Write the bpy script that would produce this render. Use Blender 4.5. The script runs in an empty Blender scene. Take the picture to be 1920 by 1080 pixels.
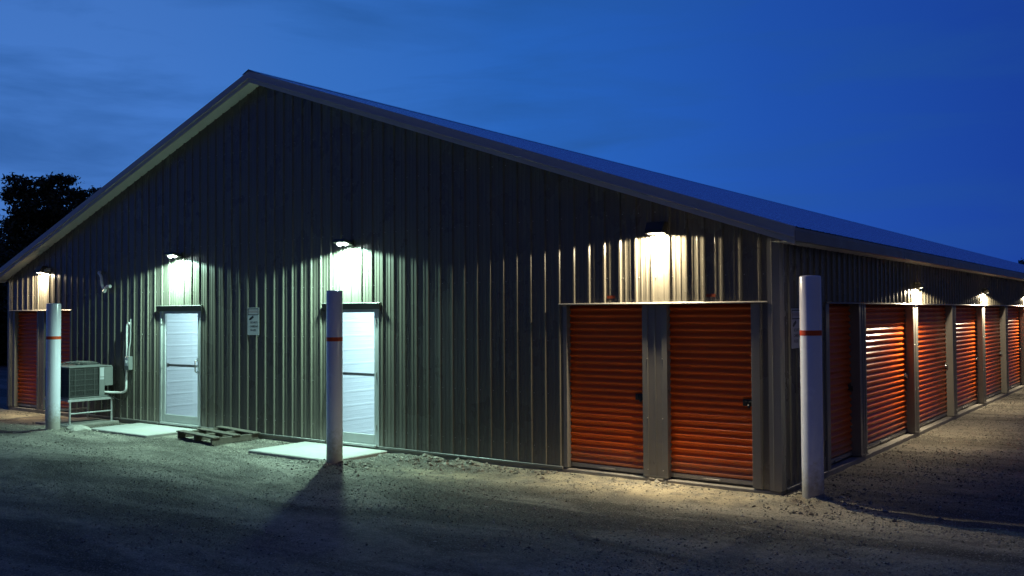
import bpy, math, random
import numpy as np
from mathutils import Vector, Matrix

random.seed(7)
rng = np.random.default_rng(11)
scene = bpy.context.scene
COL = scene.collection

# ------------------------------------------------------------------ camera
cam_data = bpy.data.cameras.new("camera")
cam_data.sensor_width = 36.0
cam_data.lens = 32.976
cam_data.clip_start = 0.1
cam_data.clip_end = 3000.0
cam = bpy.data.objects.new("camera", cam_data)
COL.objects.link(cam)
YAW, PITCH, ROLL = 0.632139516, 0.0263373766, -0.00562640337
fwd = Vector((-math.sin(YAW) * math.cos(PITCH), math.cos(YAW) * math.cos(PITCH), math.sin(PITCH)))
rt = Vector((math.cos(YAW), math.sin(YAW), 0))
up = rt.cross(fwd)
rt2 = rt * math.cos(ROLL) + up * math.sin(ROLL)
up2 = -rt * math.sin(ROLL) + up * math.cos(ROLL)
M = Matrix((rt2, up2, -fwd)).transposed().to_4x4()
M.translation = Vector((3.83610624, -10.3283168, 2.02229191))
cam.matrix_world = M
scene.camera = cam

# ------------------------------------------------------------------ sky (blue hour, brighter towards the sunset on the left)
SKY_GAIN = 1.0
world = bpy.data.worlds.new("World")
scene.world = world
world.use_nodes = True
wn, wl = world.node_tree.nodes, world.node_tree.links
wn.clear()


def wmath(op, a, b=None, c=None):
    n = wn.new("ShaderNodeMath"); n.operation = op
    for i, v in enumerate((a, b, c)):
        if v is None: continue
        if isinstance(v, (int, float)): n.inputs[i].default_value = v
        else: wl.new(v, n.inputs[i])
    return n.outputs[0]


w_out = wn.new("ShaderNodeOutputWorld")
w_bg = wn.new("ShaderNodeBackground")
w_bg.inputs["Strength"].default_value = SKY_GAIN
tc = wn.new("ShaderNodeTexCoord")
sep = wn.new("ShaderNodeSeparateXYZ")
wl.new(tc.outputs["Generated"], sep.inputs[0])
# azimuth factor towards the sunset (-x), 0..1
horiz = wmath("SQRT", wmath("ADD", wmath("MULTIPLY", sep.outputs[0], sep.outputs[0]),
                            wmath("ADD", wmath("MULTIPLY", sep.outputs[1], sep.outputs[1]), 1e-4)))
SUNSET = math.radians(65.0)      # bearing of the afterglow, measured from +y towards -x
az = wmath("DIVIDE", wmath("ADD", wmath("MULTIPLY", sep.outputs[0], -math.sin(SUNSET)),
                           wmath("MULTIPLY", sep.outputs[1], math.cos(SUNSET))), horiz)
upz = wmath("MAXIMUM", sep.outputs[2], 0.0)
azf = wmath("MULTIPLY_ADD", az, 0.5, 0.5)
ramp = wn.new("ShaderNodeValToRGB")
ramp.color_ramp.interpolation = 'B_SPLINE' if False else 'LINEAR'
els = ramp.color_ramp.elements
els[0].position = 0.0; els[0].color = (0.060, 0.056, 0.052, 1)
els[1].position = 1.0; els[1].color = (0.060, 0.205, 0.620, 1)
for pos, c in ((0.35, (0.046, 0.044, 0.048)), (0.60, (0.014, 0.031, 0.100)), (0.70, (0.0085, 0.040, 0.230)), (0.77, (0.0070, 0.052, 0.345)),
               (0.86, (0.0115, 0.088, 0.450)), (0.938, (0.019, 0.138, 0.550)), (0.98, (0.038, 0.178, 0.590))):
    e = els.new(pos); e.color = (*c, 1)
wl.new(azf, ramp.inputs[0])
# fades with height: zenith deep blue
zen = wn.new("ShaderNodeMixRGB"); zen.blend_type = 'MIX'
zen.inputs[2].default_value = (0.0090, 0.028, 0.165, 1)
zf = wmath("MINIMUM", wmath("MULTIPLY", wmath("POWER", upz, 1.7), 1.6), 1.0)
wl.new(zf, zen.inputs[0]); wl.new(ramp.outputs[0], zen.inputs[1])
# thin stratus streaks projected on a high plane
mp = wn.new("ShaderNodeMapping")
mp.inputs["Location"].default_value = (3.1, 0.7, 0.35)
mp.inputs["Rotation"].default_value = (math.radians(3), math.radians(-4), 0)
mp.inputs["Scale"].default_value = (2.1, 2.1, 12.0)
wl.new(tc.outputs["Generated"], mp.inputs[0])
cn = wn.new("ShaderNodeTexNoise")
cn.inputs["Scale"].default_value = 1.6; cn.inputs["Detail"].default_value = 7; cn.inputs["Roughness"].default_value = 0.55
cn.inputs["Distortion"].default_value = 0.4
wl.new(mp.outputs[0], cn.inputs[0])
cr = wn.new("ShaderNodeValToRGB")
cr.color_ramp.elements[0].position = 0.48; cr.color_ramp.elements[0].color = (0, 0, 0, 1)
cr.color_ramp.elements[1].position = 0.72; cr.color_ramp.elements[1].color = (1, 1, 1, 1)
wl.new(cn.outputs[0], cr.inputs[0])
cloud = wn.new("ShaderNodeMixRGB"); cloud.blend_type = 'MIX'
wl.new(wmath("MULTIPLY", cr.outputs[0], wmath("MULTIPLY_ADD", azf, 1.5, -0.82)), cloud.inputs[0])
wl.new(zen.outputs[0], cloud.inputs[1])
cloud.inputs[2].default_value = (0.014, 0.085, 0.300, 1)
# physical twilight sky underneath, very weak at this hour
nis = wn.new("ShaderNodeTexSky"); nis.sky_type = 'NISHITA'; nis.sun_disc = False
nis.sun_elevation = math.radians(-4.0); nis.sun_rotation = -SUNSET
add = wn.new("ShaderNodeMixRGB"); add.blend_type = 'ADD'; add.inputs[0].default_value = 0.05
wl.new(cloud.outputs[0], add.inputs[1]); wl.new(nis.outputs[0], add.inputs[2])
wl.new(add.outputs[0], w_bg.inputs["Color"])
wl.new(w_bg.outputs[0], w_out.inputs[0])

scene.view_settings.view_transform = 'Standard'
scene.view_settings.look = 'None'
scene.view_settings.exposure = 0.0
scene.view_settings.gamma = 1.0
scene.view_settings.use_curve_mapping = False
scene.render.engine = 'CYCLES'
scene.cycles.use_denoising = True
scene.cycles.max_bounces = 7
scene.cycles.sample_clamp_indirect = 3.0
scene.cycles.caustics_reflective = False
scene.cycles.caustics_refractive = False

# lamp powers (W)
P_WARM, P_LED, P_SIDE, P_HALL = 640.0, 860.0, 310.0, 68.0
C_WARM = (1.0, 0.84, 0.55)
C_LED = (0.57, 1.0, 0.81)
C_HALL = (0.56, 0.88, 1.0)


# ------------------------------------------------------------------ helpers
def tag(o, label=None, cat=None, group=None, kind=None):
    if label: o["label"] = label
    if cat: o["category"] = cat
    if group: o["group"] = group
    if kind: o["kind"] = kind
    return o


def empty(name, loc=(0, 0, 0), rz=0.0):
    o = bpy.data.objects.new(name, None)
    o.location = loc; o.rotation_euler = (0, 0, rz)
    o.empty_display_size = 0.2
    COL.objects.link(o)
    return o


class MB:
    """collects verts / faces of one mesh"""
    def __init__(self):
        self.v, self.f, self.mi, self.sm = [], [], [], []

    def add(self, vs, fs, mi=0, smooth=False):
        b = len(self.v)
        self.v += [tuple(p) for p in vs]
        for q in fs:
            self.f.append(tuple(b + i for i in q)); self.mi.append(mi); self.sm.append(smooth)

    def box(self, x0, x1, y0, y1, z0, z1, mi=0, bev=0.0):
        if bev > 0:
            return self.bbox(x0, x1, y0, y1, z0, z1, mi, bev)
        vs = [(x, y, z) for z in (z0, z1) for y in (y0, y1) for x in (x0, x1)]
        fs = [(0, 2, 3, 1), (4, 5, 7, 6), (0, 1, 5, 4), (2, 6, 7, 3), (0, 4, 6, 2), (1, 3, 7, 5)]
        self.add(vs, fs, mi)

    def bbox(self, x0, x1, y0, y1, z0, z1, mi, b):
        """box with a chamfer along every edge"""
        c = ((x0 + x1) / 2, (y0 + y1) / 2, (z0 + z1) / 2)
        h = ((x1 - x0) / 2, (y1 - y0) / 2, (z1 - z0) / 2)
        b = min(b, min(h) * 0.9)
        vs = []; idx = {}
        for sx in (-1, 1):
            for sy in (-1, 1):
                for sz in (-1, 1):
                    for ax in range(3):
                        s = (sx, sy, sz)
                        p = [c[i] + s[i] * (h[i] - (0 if i == ax else b)) for i in range(3)]
                        idx[(sx, sy, sz, ax)] = len(vs); vs.append(p)
        fs = []
        def q(a, b_, c_, d, out):
            P = [Vector(vs[i]) for i in (a, b_, c_, d)]
            n = (P[1] - P[0]).cross(P[2] - P[0])
            fs.append((a, b_, c_, d) if n.dot(out) > 0 else (d, c_, b_, a))
        for ax in range(3):
            o1, o2 = [i for i in range(3) if i != ax]
            for s in (-1, 1):
                def k(a1, a2, axx=ax):
                    t = [0, 0, 0]; t[ax] = s; t[o1] = a1; t[o2] = a2
                    return idx[(*t, axx)]
                out = Vector([s if i == ax else 0 for i in range(3)])
                q(k(-1, -1), k(1, -1), k(1, 1), k(-1, 1), out)
        for ax in range(3):
            o1, o2 = [i for i in range(3) if i != ax]
            for s1 in (-1, 1):
                for s2 in (-1, 1):
                    def k(a, axx):
                        t = [0, 0, 0]; t[ax] = a; t[o1] = s1; t[o2] = s2
                        return idx[(*t, axx)]
                    out = Vector([0 if i == ax else (s1 if i == o1 else s2) for i in range(3)])
                    q(k(-1, o1), k(1, o1), k(1, o2), k(-1, o2), out)
        for sx in (-1, 1):
            for sy in (-1, 1):
                for sz in (-1, 1):
                    t = (idx[(sx, sy, sz, 0)], idx[(sx, sy, sz, 1)], idx[(sx, sy, sz, 2)])
                    P = [Vector(vs[i]) for i in t]
                    n = (P[1] - P[0]).cross(P[2] - P[0])
                    fs.append(t if n.dot(Vector((sx, sy, sz))) > 0 else t[::-1])
        self.add(vs, fs, mi)

    def prism(self, poly, axis, a, b, mi=0):
        """extrude a 2-D polygon along an axis (0,1,2)"""
        n = len(poly)
        def P(u, w, t):
            return {0: (t, u, w), 1: (u, t, w), 2: (u, w, t)}[axis]
        vs = [P(u, w, a) for u, w in poly] + [P(u, w, b) for u, w in poly]
        fs = [tuple(range(n)), tuple(range(2 * n - 1, n - 1, -1))]
        fs += [(i, i + n, (i + 1) % n + n, (i + 1) % n) for i in range(n)]
        self.add(vs, fs, mi)

    def cyl(self, p0, p1, r0, r1=None, n=16, mi=0, caps=True, smooth=True):
        r1 = r0 if r1 is None else r1
        p0, p1 = Vector(p0), Vector(p1)
        d = (p1 - p0).normalized()
        a = d.orthogonal().normalized(); b = d.cross(a)
        vs = []
        for p, r in ((p0, r0), (p1, r1)):
            for i in range(n):
                t = 2 * math.pi * i / n
                vs.append(p + (a * math.cos(t) + b * math.sin(t)) * r)
        self.add(vs, [(i, (i + 1) % n, (i + 1) % n + n, i + n) for i in range(n)], mi, smooth)
        if caps:
            self.add(vs[:n], [tuple(range(n - 1, -1, -1))], mi)
            self.add(vs[n:], [tuple(range(n))], mi)

    def tube(self, pts, r, n=12, mi=0):
        pts = [Vector(p) for p in pts]
        rs = r if isinstance(r, (list, tuple)) else [r] * len(pts)
        vs = []; prev = None
        for i, p in enumerate(pts):
            d = (pts[min(i + 1, len(pts) - 1)] - pts[max(i - 1, 0)]).normalized()
            if prev is None: a = d.orthogonal().normalized()
            else: a = (prev - d * prev.dot(d)).normalized()
            prev = a; b = d.cross(a)
            for k in range(n):
                t = 2 * math.pi * k / n
                vs.append(p + (a * math.cos(t) + b * math.sin(t)) * rs[i])
        fs = []
        for i in range(len(pts) - 1):
            for k in range(n):
                fs.append((i * n + k, i * n + (k + 1) % n, (i + 1) * n + (k + 1) % n, (i + 1) * n + k))
        self.add(vs, fs, mi, True)
        self.add(vs[:n], [tuple(range(n - 1, -1, -1))], mi)
        self.add(vs[-n:], [tuple(range(n))], mi)

    def mesh(self, name, mats):
        me = bpy.data.meshes.new(name)
        me.from_pydata(self.v, [], self.f)
        for m in (mats if isinstance(mats, (list, tuple)) else [mats]): me.materials.append(m)
        me.polygons.foreach_set("material_index", self.mi)
        me.polygons.foreach_set("use_smooth", self.sm)
        me.update()
        return me

    def build(self, name, mats, parent=None):
        o = bpy.data.objects.new(name, self.mesh(name, mats))
        COL.objects.link(o)
        if parent: o.parent = parent
        return o


def inst(name, me, parent=None, loc=(0, 0, 0), rz=0.0):
    o = bpy.data.objects.new(name, me)
    COL.objects.link(o); o.location = loc; o.rotation_euler = (0, 0, rz)
    if parent: o.parent = parent
    return o


def copy_tree(o, parent=None):
    c = o.copy(); COL.objects.link(c); c.parent = parent
    for ch in o.children: copy_tree(ch, c)
    return c


def bez(p0, p1, p2, n=6):
    p0, p1, p2 = Vector(p0), Vector(p1), Vector(p2)
    return [p0 * (1 - t) ** 2 + p1 * 2 * t * (1 - t) + p2 * t * t for t in [i / n for i in range(n + 1)]]


# ------------------------------------------------------------------ materials
def mat(name, color, rough=0.6, metal=0.0, noise=0.0, nscale=8.0, bump=0.0, bscale=60.0, spec=0.5, stretch=(1, 1, 1),
        dirt=None, coat=0.0):
    m = bpy.data.materials.new(name); m.use_nodes = True
    nt = m.node_tree; b = nt.nodes["Principled BSDF"]
    b.inputs["Base Color"].default_value = (*color, 1)
    b.inputs["Roughness"].default_value = rough
    b.inputs["Metallic"].default_value = metal
    b.inputs["Specular IOR Level"].default_value = spec
    b.inputs["Coat Weight"].default_value = coat
    b.inputs["Coat Roughness"].default_value = 0.12
    t = nt.nodes.new("ShaderNodeTexCoord"); mp_ = nt.nodes.new("ShaderNodeMapping")
    mp_.inputs["Scale"].default_value = stretch
    nt.links.new(t.outputs["Object"], mp_.inputs[0])
    if noise > 0:
        n = nt.nodes.new("ShaderNodeTexNoise"); n.inputs["Scale"].default_value = nscale
        n.inputs["Detail"].default_value = 6; n.inputs["Roughness"].default_value = 0.6
        nt.links.new(mp_.outputs[0], n.inputs[0])
        r = nt.nodes.new("ShaderNodeMapRange")
        r.inputs["From Min"].default_value = 0.3; r.inputs["From Max"].default_value = 0.7
        r.inputs["To Min"].default_value = 1 - noise; r.inputs["To Max"].default_value = 1 + noise
        nt.links.new(n.outputs[0], r.inputs[0])
        mx = nt.nodes.new("ShaderNodeMixRGB"); mx.blend_type = 'MULTIPLY'; mx.inputs[0].default_value = 1
        mx.inputs[1].default_value = (*color, 1)
        nt.links.new(r.outputs[0], mx.inputs[2])
        out = mx.outputs[0]
        if dirt:
            n2 = nt.nodes.new("ShaderNodeTexNoise"); n2.inputs["Scale"].default_value = nscale * 0.35
            n2.inputs["Detail"].default_value = 8
            nt.links.new(mp_.outputs[0], n2.inputs[0])
            r2 = nt.nodes.new("ShaderNodeMapRange"); r2.inputs["From Min"].default_value = 0.5
            r2.inputs["From Max"].default_value = 0.75; r2.inputs["To Max"].default_value = dirt[1]
            nt.links.new(n2.outputs[0], r2.inputs[0])
            m2 = nt.nodes.new("ShaderNodeMixRGB"); m2.inputs[2].default_value = (*dirt[0], 1)
            nt.links.new(r2.outputs[0], m2.inputs[0]); nt.links.new(out, m2.inputs[1]); out = m2.outputs[0]
        nt.links.new(out, b.inputs["Base Color"])
        r3 = nt.nodes.new("ShaderNodeMapRange")
        r3.inputs["From Min"].default_value = 0.3; r3.inputs["From Max"].default_value = 0.7
        r3.inputs["To Min"].default_value = max(0.02, rough - 0.07); r3.inputs["To Max"].default_value = min(1, rough + 0.1)
        nt.links.new(n.outputs[0], r3.inputs[0]); nt.links.new(r3.outputs[0], b.inputs["Roughness"])
    if bump > 0:
        nb = nt.nodes.new("ShaderNodeTexNoise"); nb.inputs["Scale"].default_value = bscale; nb.inputs["Detail"].default_value = 4
        nt.links.new(mp_.outputs[0], nb.inputs[0])
        bp = nt.nodes.new("ShaderNodeBump"); bp.inputs["Strength"].default_value = bump; bp.inputs["Distance"].default_value = 0.02
        nt.links.new(nb.outputs[0], bp.inputs["Height"]); nt.links.new(bp.outputs[0], b.inputs["Normal"])
    return m


def emit(name, color, strength):
    m = bpy.data.materials.new(name); m.use_nodes = True
    nt = m.node_tree; nt.nodes.clear()
    o = nt.nodes.new("ShaderNodeOutputMaterial"); e = nt.nodes.new("ShaderNodeEmission")
    e.inputs[0].default_value = (*color, 1); e.inputs[1].default_value = strength
    nt.links.new(e.outputs[0], o.inputs[0])
    return m


STEEL = mat("painted_wall_steel", (0.140, 0.129, 0.106), rough=0.28, spec=0.42, noise=0.025, nscale=1.2, bump=0.02, bscale=1.6, stretch=(1, 1, 0.8),
            dirt=((0.165, 0.15, 0.125), 0.2))
TRIM = mat("painted_trim_steel", (0.20, 0.193, 0.18), rough=0.33, noise=0.05, nscale=4, bump=0.03, bscale=3)
RAKE = mat("rake_trim_paint", (0.52, 0.50, 0.47), rough=0.4, noise=0.05, nscale=4)
DARKTRIM = mat("dark_door_cap_paint", (0.075, 0.075, 0.07), rough=0.4, noise=0.05, nscale=6)
SOFFIT = mat("white_soffit_steel", (0.84, 0.84, 0.80), rough=0.6, noise=0.04, nscale=5, spec=0.2)
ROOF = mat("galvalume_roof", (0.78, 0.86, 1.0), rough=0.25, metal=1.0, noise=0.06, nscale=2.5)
ORANGE = mat("orange_door_paint", (0.66, 0.110, 0.012), rough=0.34, noise=0.05, nscale=3, bump=0.02, bscale=3, spec=0.28)
BAR = mat("door_bottom_bar_metal", (0.36, 0.35, 0.33), rough=0.4, metal=0.4, noise=0.12, nscale=20)
CONC = mat("slab_concrete", (0.37, 0.365, 0.345), rough=0.85, noise=0.10, nscale=6, bump=0.15, bscale=140, dirt=((0.38, 0.35, 0.30), 0.45))
FOUND = mat("foundation_concrete", (0.26, 0.245, 0.22), rough=0.9, noise=0.2, nscale=8, bump=0.3, bscale=60)
BRONZE = mat("dark_bronze_fixture", (0.022, 0.020, 0.018), rough=0.45, noise=0.1, nscale=20)
ALU = mat("aluminium_frame", (0.50, 0.51, 0.50), rough=0.38, metal=0.35, noise=0.05, nscale=10)
CHROME = mat("bright_handle_metal", (0.75, 0.75, 0.74), rough=0.18, metal=1.0, noise=0.04, nscale=20)
BLACK = mat("black_hardware", (0.018, 0.018, 0.018), rough=0.45, noise=0.1, nscale=20)
PVC = mat("white_sleeve_plastic", (0.78, 0.78, 0.77), rough=0.24, noise=0.05, nscale=3, bump=0.02, bscale=3, dirt=((0.55, 0.50, 0.42), 0.12))
REDBAND = mat("orange_reflective_band", (0.62, 0.07, 0.012), rough=0.35, noise=0.04, nscale=10)
TAGRED = mat("dull_orange_tag", (0.26, 0.045, 0.012), rough=0.5, noise=0.1, nscale=20)
WHITEPAINT = mat("white_liner_panel", (0.80, 0.80, 0.80), rough=0.4, noise=0.03, nscale=3)
ACMETAL = mat("condenser_grey_paint", (0.17, 0.18, 0.178), rough=0.45, noise=0.06, nscale=8)
ACGRID = mat("condenser_guard_wire", (0.085, 0.09, 0.09), rough=0.5, noise=0.1, nscale=20)
ACDARK = mat("condenser_coil_dark", (0.030, 0.032, 0.034), rough=0.6, noise=0.1, nscale=30)
GALV = mat("galvanised_stand", (0.55, 0.56, 0.56), rough=0.35, metal=0.5, noise=0.1, nscale=15)
WOOD = mat("weathered_pallet_wood", (0.11, 0.096, 0.078), rough=0.85, noise=0.35, nscale=14, bump=0.4, bscale=60, stretch=(0.15, 1, 1))
STONE = mat("pale_limestone", (0.42, 0.40, 0.35), rough=0.9, noise=0.25, nscale=14, bump=0.4, bscale=60)
SIGNWHITE = mat("sign_white_print", (0.46, 0.47, 0.50), rough=0.35)
SIGNBLACK = mat("sign_black_print", (0.015, 0.015, 0.015), rough=0.4)
SIGNRED = mat("sign_red_print", (0.34, 0.22, 0.22), rough=0.4)
SCREW = mat("screw_head_zinc", (0.55, 0.54, 0.50), rough=0.3, metal=0.6)
DARKFLOOR = mat("hall_floor_concrete", (0.45, 0.45, 0.44), rough=0.6, noise=0.1, nscale=5)
LENS_WARM = emit("warm_lamp_lens", (1.0, 0.88, 0.62), 16)
LENS_SIDE = emit("warm_side_lamp_lens", (1.0, 0.88, 0.62), 7)
LENS_LED = emit("white_led_lens", (0.78, 1.0, 0.94), 28)
LENS_HALL = emit("hall_tube_lens", C_HALL, 5)

GLASS = bpy.data.materials.new("clear_door_glass"); GLASS.use_nodes = True
nt = GLASS.node_tree; nt.nodes.clear()
_o = nt.nodes.new("ShaderNodeOutputMaterial"); _m = nt.nodes.new("ShaderNodeMixShader")
_t = nt.nodes.new("ShaderNodeBsdfTransparent"); _t.inputs[0].default_value = (0.93, 0.96, 0.95, 1)
_g = nt.nodes.new("ShaderNodeBsdfGlossy"); _g.inputs["Roughness"].default_value = 0.03
_f = nt.nodes.new("ShaderNodeFresnel"); _f.inputs[0].default_value = 1.5
nt.links.new(_f.outputs[0], _m.inputs[0]); nt.links.new(_t.outputs[0], _m.inputs[1]); nt.links.new(_g.outputs[0], _m.inputs[2])
nt.links.new(_m.outputs[0], _o.inputs[0])

def splash(m, height, col, amount):
    """mud splash low down on an object: noisy edge, own shape"""
    nt_ = m.node_tree; b_ = nt_.nodes["Principled BSDF"]
    src = b_.inputs["Base Color"].links[0].from_socket
    t_ = nt_.nodes.new("ShaderNodeTexCoord"); s_ = nt_.nodes.new("ShaderNodeSeparateXYZ")
    nt_.links.new(t_.outputs["Object"], s_.inputs[0])
    n_ = nt_.nodes.new("ShaderNodeTexNoise"); n_.inputs["Scale"].default_value = 14; n_.inputs["Detail"].default_value = 8
    n_.inputs["Roughness"].default_value = 0.7
    nt_.links.new(t_.outputs["Object"], n_.inputs[0])
    a_ = nt_.nodes.new("ShaderNodeMapRange"); a_.inputs["From Min"].default_value = 0.0; a_.inputs["From Max"].default_value = height
    a_.inputs["To Min"].default_value = 0.75; a_.inputs["To Max"].default_value = 0.0
    nt_.links.new(s_.outputs[2], a_.inputs[0])
    m_ = nt_.nodes.new("ShaderNodeMath"); m_.operation = 'ADD'
    nt_.links.new(a_.outputs[0], m_.inputs[0]); nt_.links.new(n_.outputs[0], m_.inputs[1])
    c_ = nt_.nodes.new("ShaderNodeMapRange"); c_.inputs["From Min"].default_value = 0.68; c_.inputs["From Max"].default_value = 1.1
    c_.inputs["To Max"].default_value = amount
    nt_.links.new(m_.outputs[0], c_.inputs[0])
    x_ = nt_.nodes.new("ShaderNodeMixRGB"); x_.inputs[2].default_value = (*col, 1)
    nt_.links.new(c_.outputs[0], x_.inputs[0]); nt_.links.new(src, x_.inputs[1]); nt_.links.new(x_.outputs[0], b_.inputs["Base Color"])


SLEEVE = mat("bollard_sleeve_plastic", (0.73, 0.74, 0.83), rough=0.22, noise=0.05, nscale=3, bump=0.02, bscale=3, dirt=((0.50, 0.46, 0.40), 0.18))
splash(SLEEVE, 0.55, (0.30, 0.26, 0.20), 0.8)
splash(ORANGE, 0.45, (0.22, 0.16, 0.11), 0.6)
splash(STEEL, 0.45, (0.22, 0.20, 0.165), 0.55)

# gravel ground
GROUND = bpy.data.materials.new("gravel_yard"); GROUND.use_nodes = True
nt = GROUND.node_tree; gb = nt.nodes["Principled BSDF"]; gb.inputs["Roughness"].default_value = 0.95
gb.inputs["Specular IOR Level"].default_value = 0.2
g_tc = nt.nodes.new("ShaderNodeTexCoord")


def gnoise(scale, detail=5, rough=0.6, st=(1, 1, 1), dist=0.0):
    mp2 = nt.nodes.new("ShaderNodeMapping"); mp2.inputs["Scale"].default_value = st
    nt.links.new(g_tc.outputs["Object"], mp2.inputs[0])
    n = nt.nodes.new("ShaderNodeTexNoise"); n.inputs["Scale"].default_value = scale
    n.inputs["Detail"].default_value = detail; n.inputs["Roughness"].default_value = rough
    n.inputs["Distortion"].default_value = dist
    nt.links.new(mp2.outputs[0], n.inputs[0]); return n.outputs[0]


def grange(v, a, b, lo=0.0, hi=1.0):
    r = nt.nodes.new("ShaderNodeMapRange"); r.inputs["From Min"].default_value = a; r.inputs["From Max"].default_value = b
    r.inputs["To Min"].default_value = lo; r.inputs["To Max"].default_value = hi
    nt.links.new(v, r.inputs[0]); return r.outputs[0]


def gmix(f, a, b, mode='MIX'):
    m = nt.nodes.new("ShaderNodeMixRGB"); m.blend_type = mode
    for i, v in enumerate((f, a, b)):
        if isinstance(v, (int, float)): m.inputs[i].default_value = v
        elif isinstance(v, tuple): m.inputs[i].default_value = (*v, 1)
        else: nt.links.new(v, m.inputs[i])
    return m.outputs[0]


dust = grange(gnoise(0.55, 7, 0.62, (0.45, 1.7, 1), 0.9), 0.42, 0.60)
g_col = gmix(dust, (0.085, 0.078, 0.065), (0.34, 0.312, 0.255))
g_col = gmix(grange(gnoise(9, 8, 0.75), 0.38, 0.68, 0, 0.7), g_col, (0.085, 0.079, 0.070))
g_col = gmix(grange(gnoise(55, 4, 0.75), 0.54, 0.66, 0, 0.85), g_col, (0.46, 0.43, 0.37))
g_col = gmix(grange(gnoise(38, 5, 0.8, (1, 1, 1), 0.5), 0.58, 0.70, 0, 0.8), g_col, (0.05, 0.047, 0.043))
att = nt.nodes.new("ShaderNodeAttribute"); att.attribute_name = "sand"
g_sand = gmix(grange(gnoise(30, 5, 0.7), 0.3, 0.7), (0.34, 0.285, 0.19), (0.52, 0.45, 0.32))
_sm = nt.nodes.new("ShaderNodeMath"); _sm.operation = 'MULTIPLY'
nt.links.new(att.outputs["Fac"], _sm.inputs[0]); nt.links.new(grange(gnoise(3.0, 7, 0.65), 0.36, 0.56), _sm.inputs[1])
g_col = gmix(_sm.outputs[0], g_col, g_sand)
nt.links.new(g_col, gb.inputs["Base Color"])
vor = nt.nodes.new("ShaderNodeTexVoronoi"); vor.inputs["Scale"].default_value = 46
nt.links.new(g_tc.outputs["Object"], vor.inputs["Vector"])
b1 = nt.nodes.new("ShaderNodeBump"); b1.inputs["Strength"].default_value = 0.35; b1.inputs["Distance"].default_value = 0.02
b1.invert = True
nt.links.new(vor.outputs["Distance"], b1.inputs["Height"])
b2 = nt.nodes.new("ShaderNodeBump"); b2.inputs["Strength"].default_value = 0.7; b2.inputs["Distance"].default_value = 0.03
nt.links.new(gnoise(22, 8, 0.75), b2.inputs["Height"]); nt.links.new(b1.outputs[0], b2.inputs["Normal"])
nt.links.new(b2.outputs[0], gb.inputs["Normal"])

PEBBLE = bpy.data.materials.new("loose_gravel_stone"); PEBBLE.use_nodes = True
nt = PEBBLE.node_tree; pb = nt.nodes["Principled BSDF"]; pb.inputs["Roughness"].default_value = 0.9
pa = nt.nodes.new("ShaderNodeAttribute"); pa.attribute_name = "tone"
pr = nt.nodes.new("ShaderNodeValToRGB")
pr.color_ramp.elements[0].color = (0.065, 0.059, 0.050, 1); pr.color_ramp.elements[1].color = (0.54, 0.50, 0.42, 1)
e = pr.color_ramp.elements.new(0.5); e.color = (0.18, 0.167, 0.14, 1)
nt.links.new(pa.outputs["Fac"], pr.inputs[0]); nt.links.new(pr.outputs[0], pb.inputs["Base Color"])

LEAF = bpy.data.materials.new("dark_tree_leaf"); LEAF.use_nodes = True
nt = LEAF.node_tree; lb = nt.nodes["Principled BSDF"]; lb.inputs["Roughness"].default_value = 0.6
la = nt.nodes.new("ShaderNodeAttribute"); la.attribute_name = "tone"
lr = nt.nodes.new("ShaderNodeValToRGB")
lr.color_ramp.elements[0].color = (0.012, 0.020, 0.008, 1); lr.color_ramp.elements[1].color = (0.045, 0.070, 0.022, 1)
nt.links.new(la.outputs["Fac"], lr.inputs[0]); nt.links.new(lr.outputs[0], lb.inputs["Base Color"])
BARK = mat("tree_bark", (0.07, 0.055, 0.04), rough=0.9, noise=0.3, nscale=6, bump=0.6, bscale=12, stretch=(1, 1, 0.3))

# ------------------------------------------------------------------ numpy value noise
_lat = rng.random((256, 256)).astype(np.float32)


def vnoise(x, y):
    xi = np.floor(x).astype(int); yi = np.floor(y).astype(int)
    fx = x - xi; fy = y - yi
    fx = fx * fx * (3 - 2 * fx); fy = fy * fy * (3 - 2 * fy)
    a = _lat[xi % 256, yi % 256]; b = _lat[(xi + 1) % 256, yi % 256]
    c = _lat[xi % 256, (yi + 1) % 256]; d = _lat[(xi + 1) % 256, (yi + 1) % 256]
    return (a * (1 - fx) + b * fx) * (1 - fy) + (c * (1 - fx) + d * fx) * fy - 0.5


def fbm(x, y, o=4, g=0.5):
    s = 0; a = 1; f = 1
    for i in range(o):
        s = s + a * vnoise(x * f + 17.3 * i, y * f + 5.1 * i); a *= g; f *= 2.03
    return s


BOLL = {"left": (-12.95, -1.50), "middle": (-5.90, -1.23), "right": (0.42, -0.165)}


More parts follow.
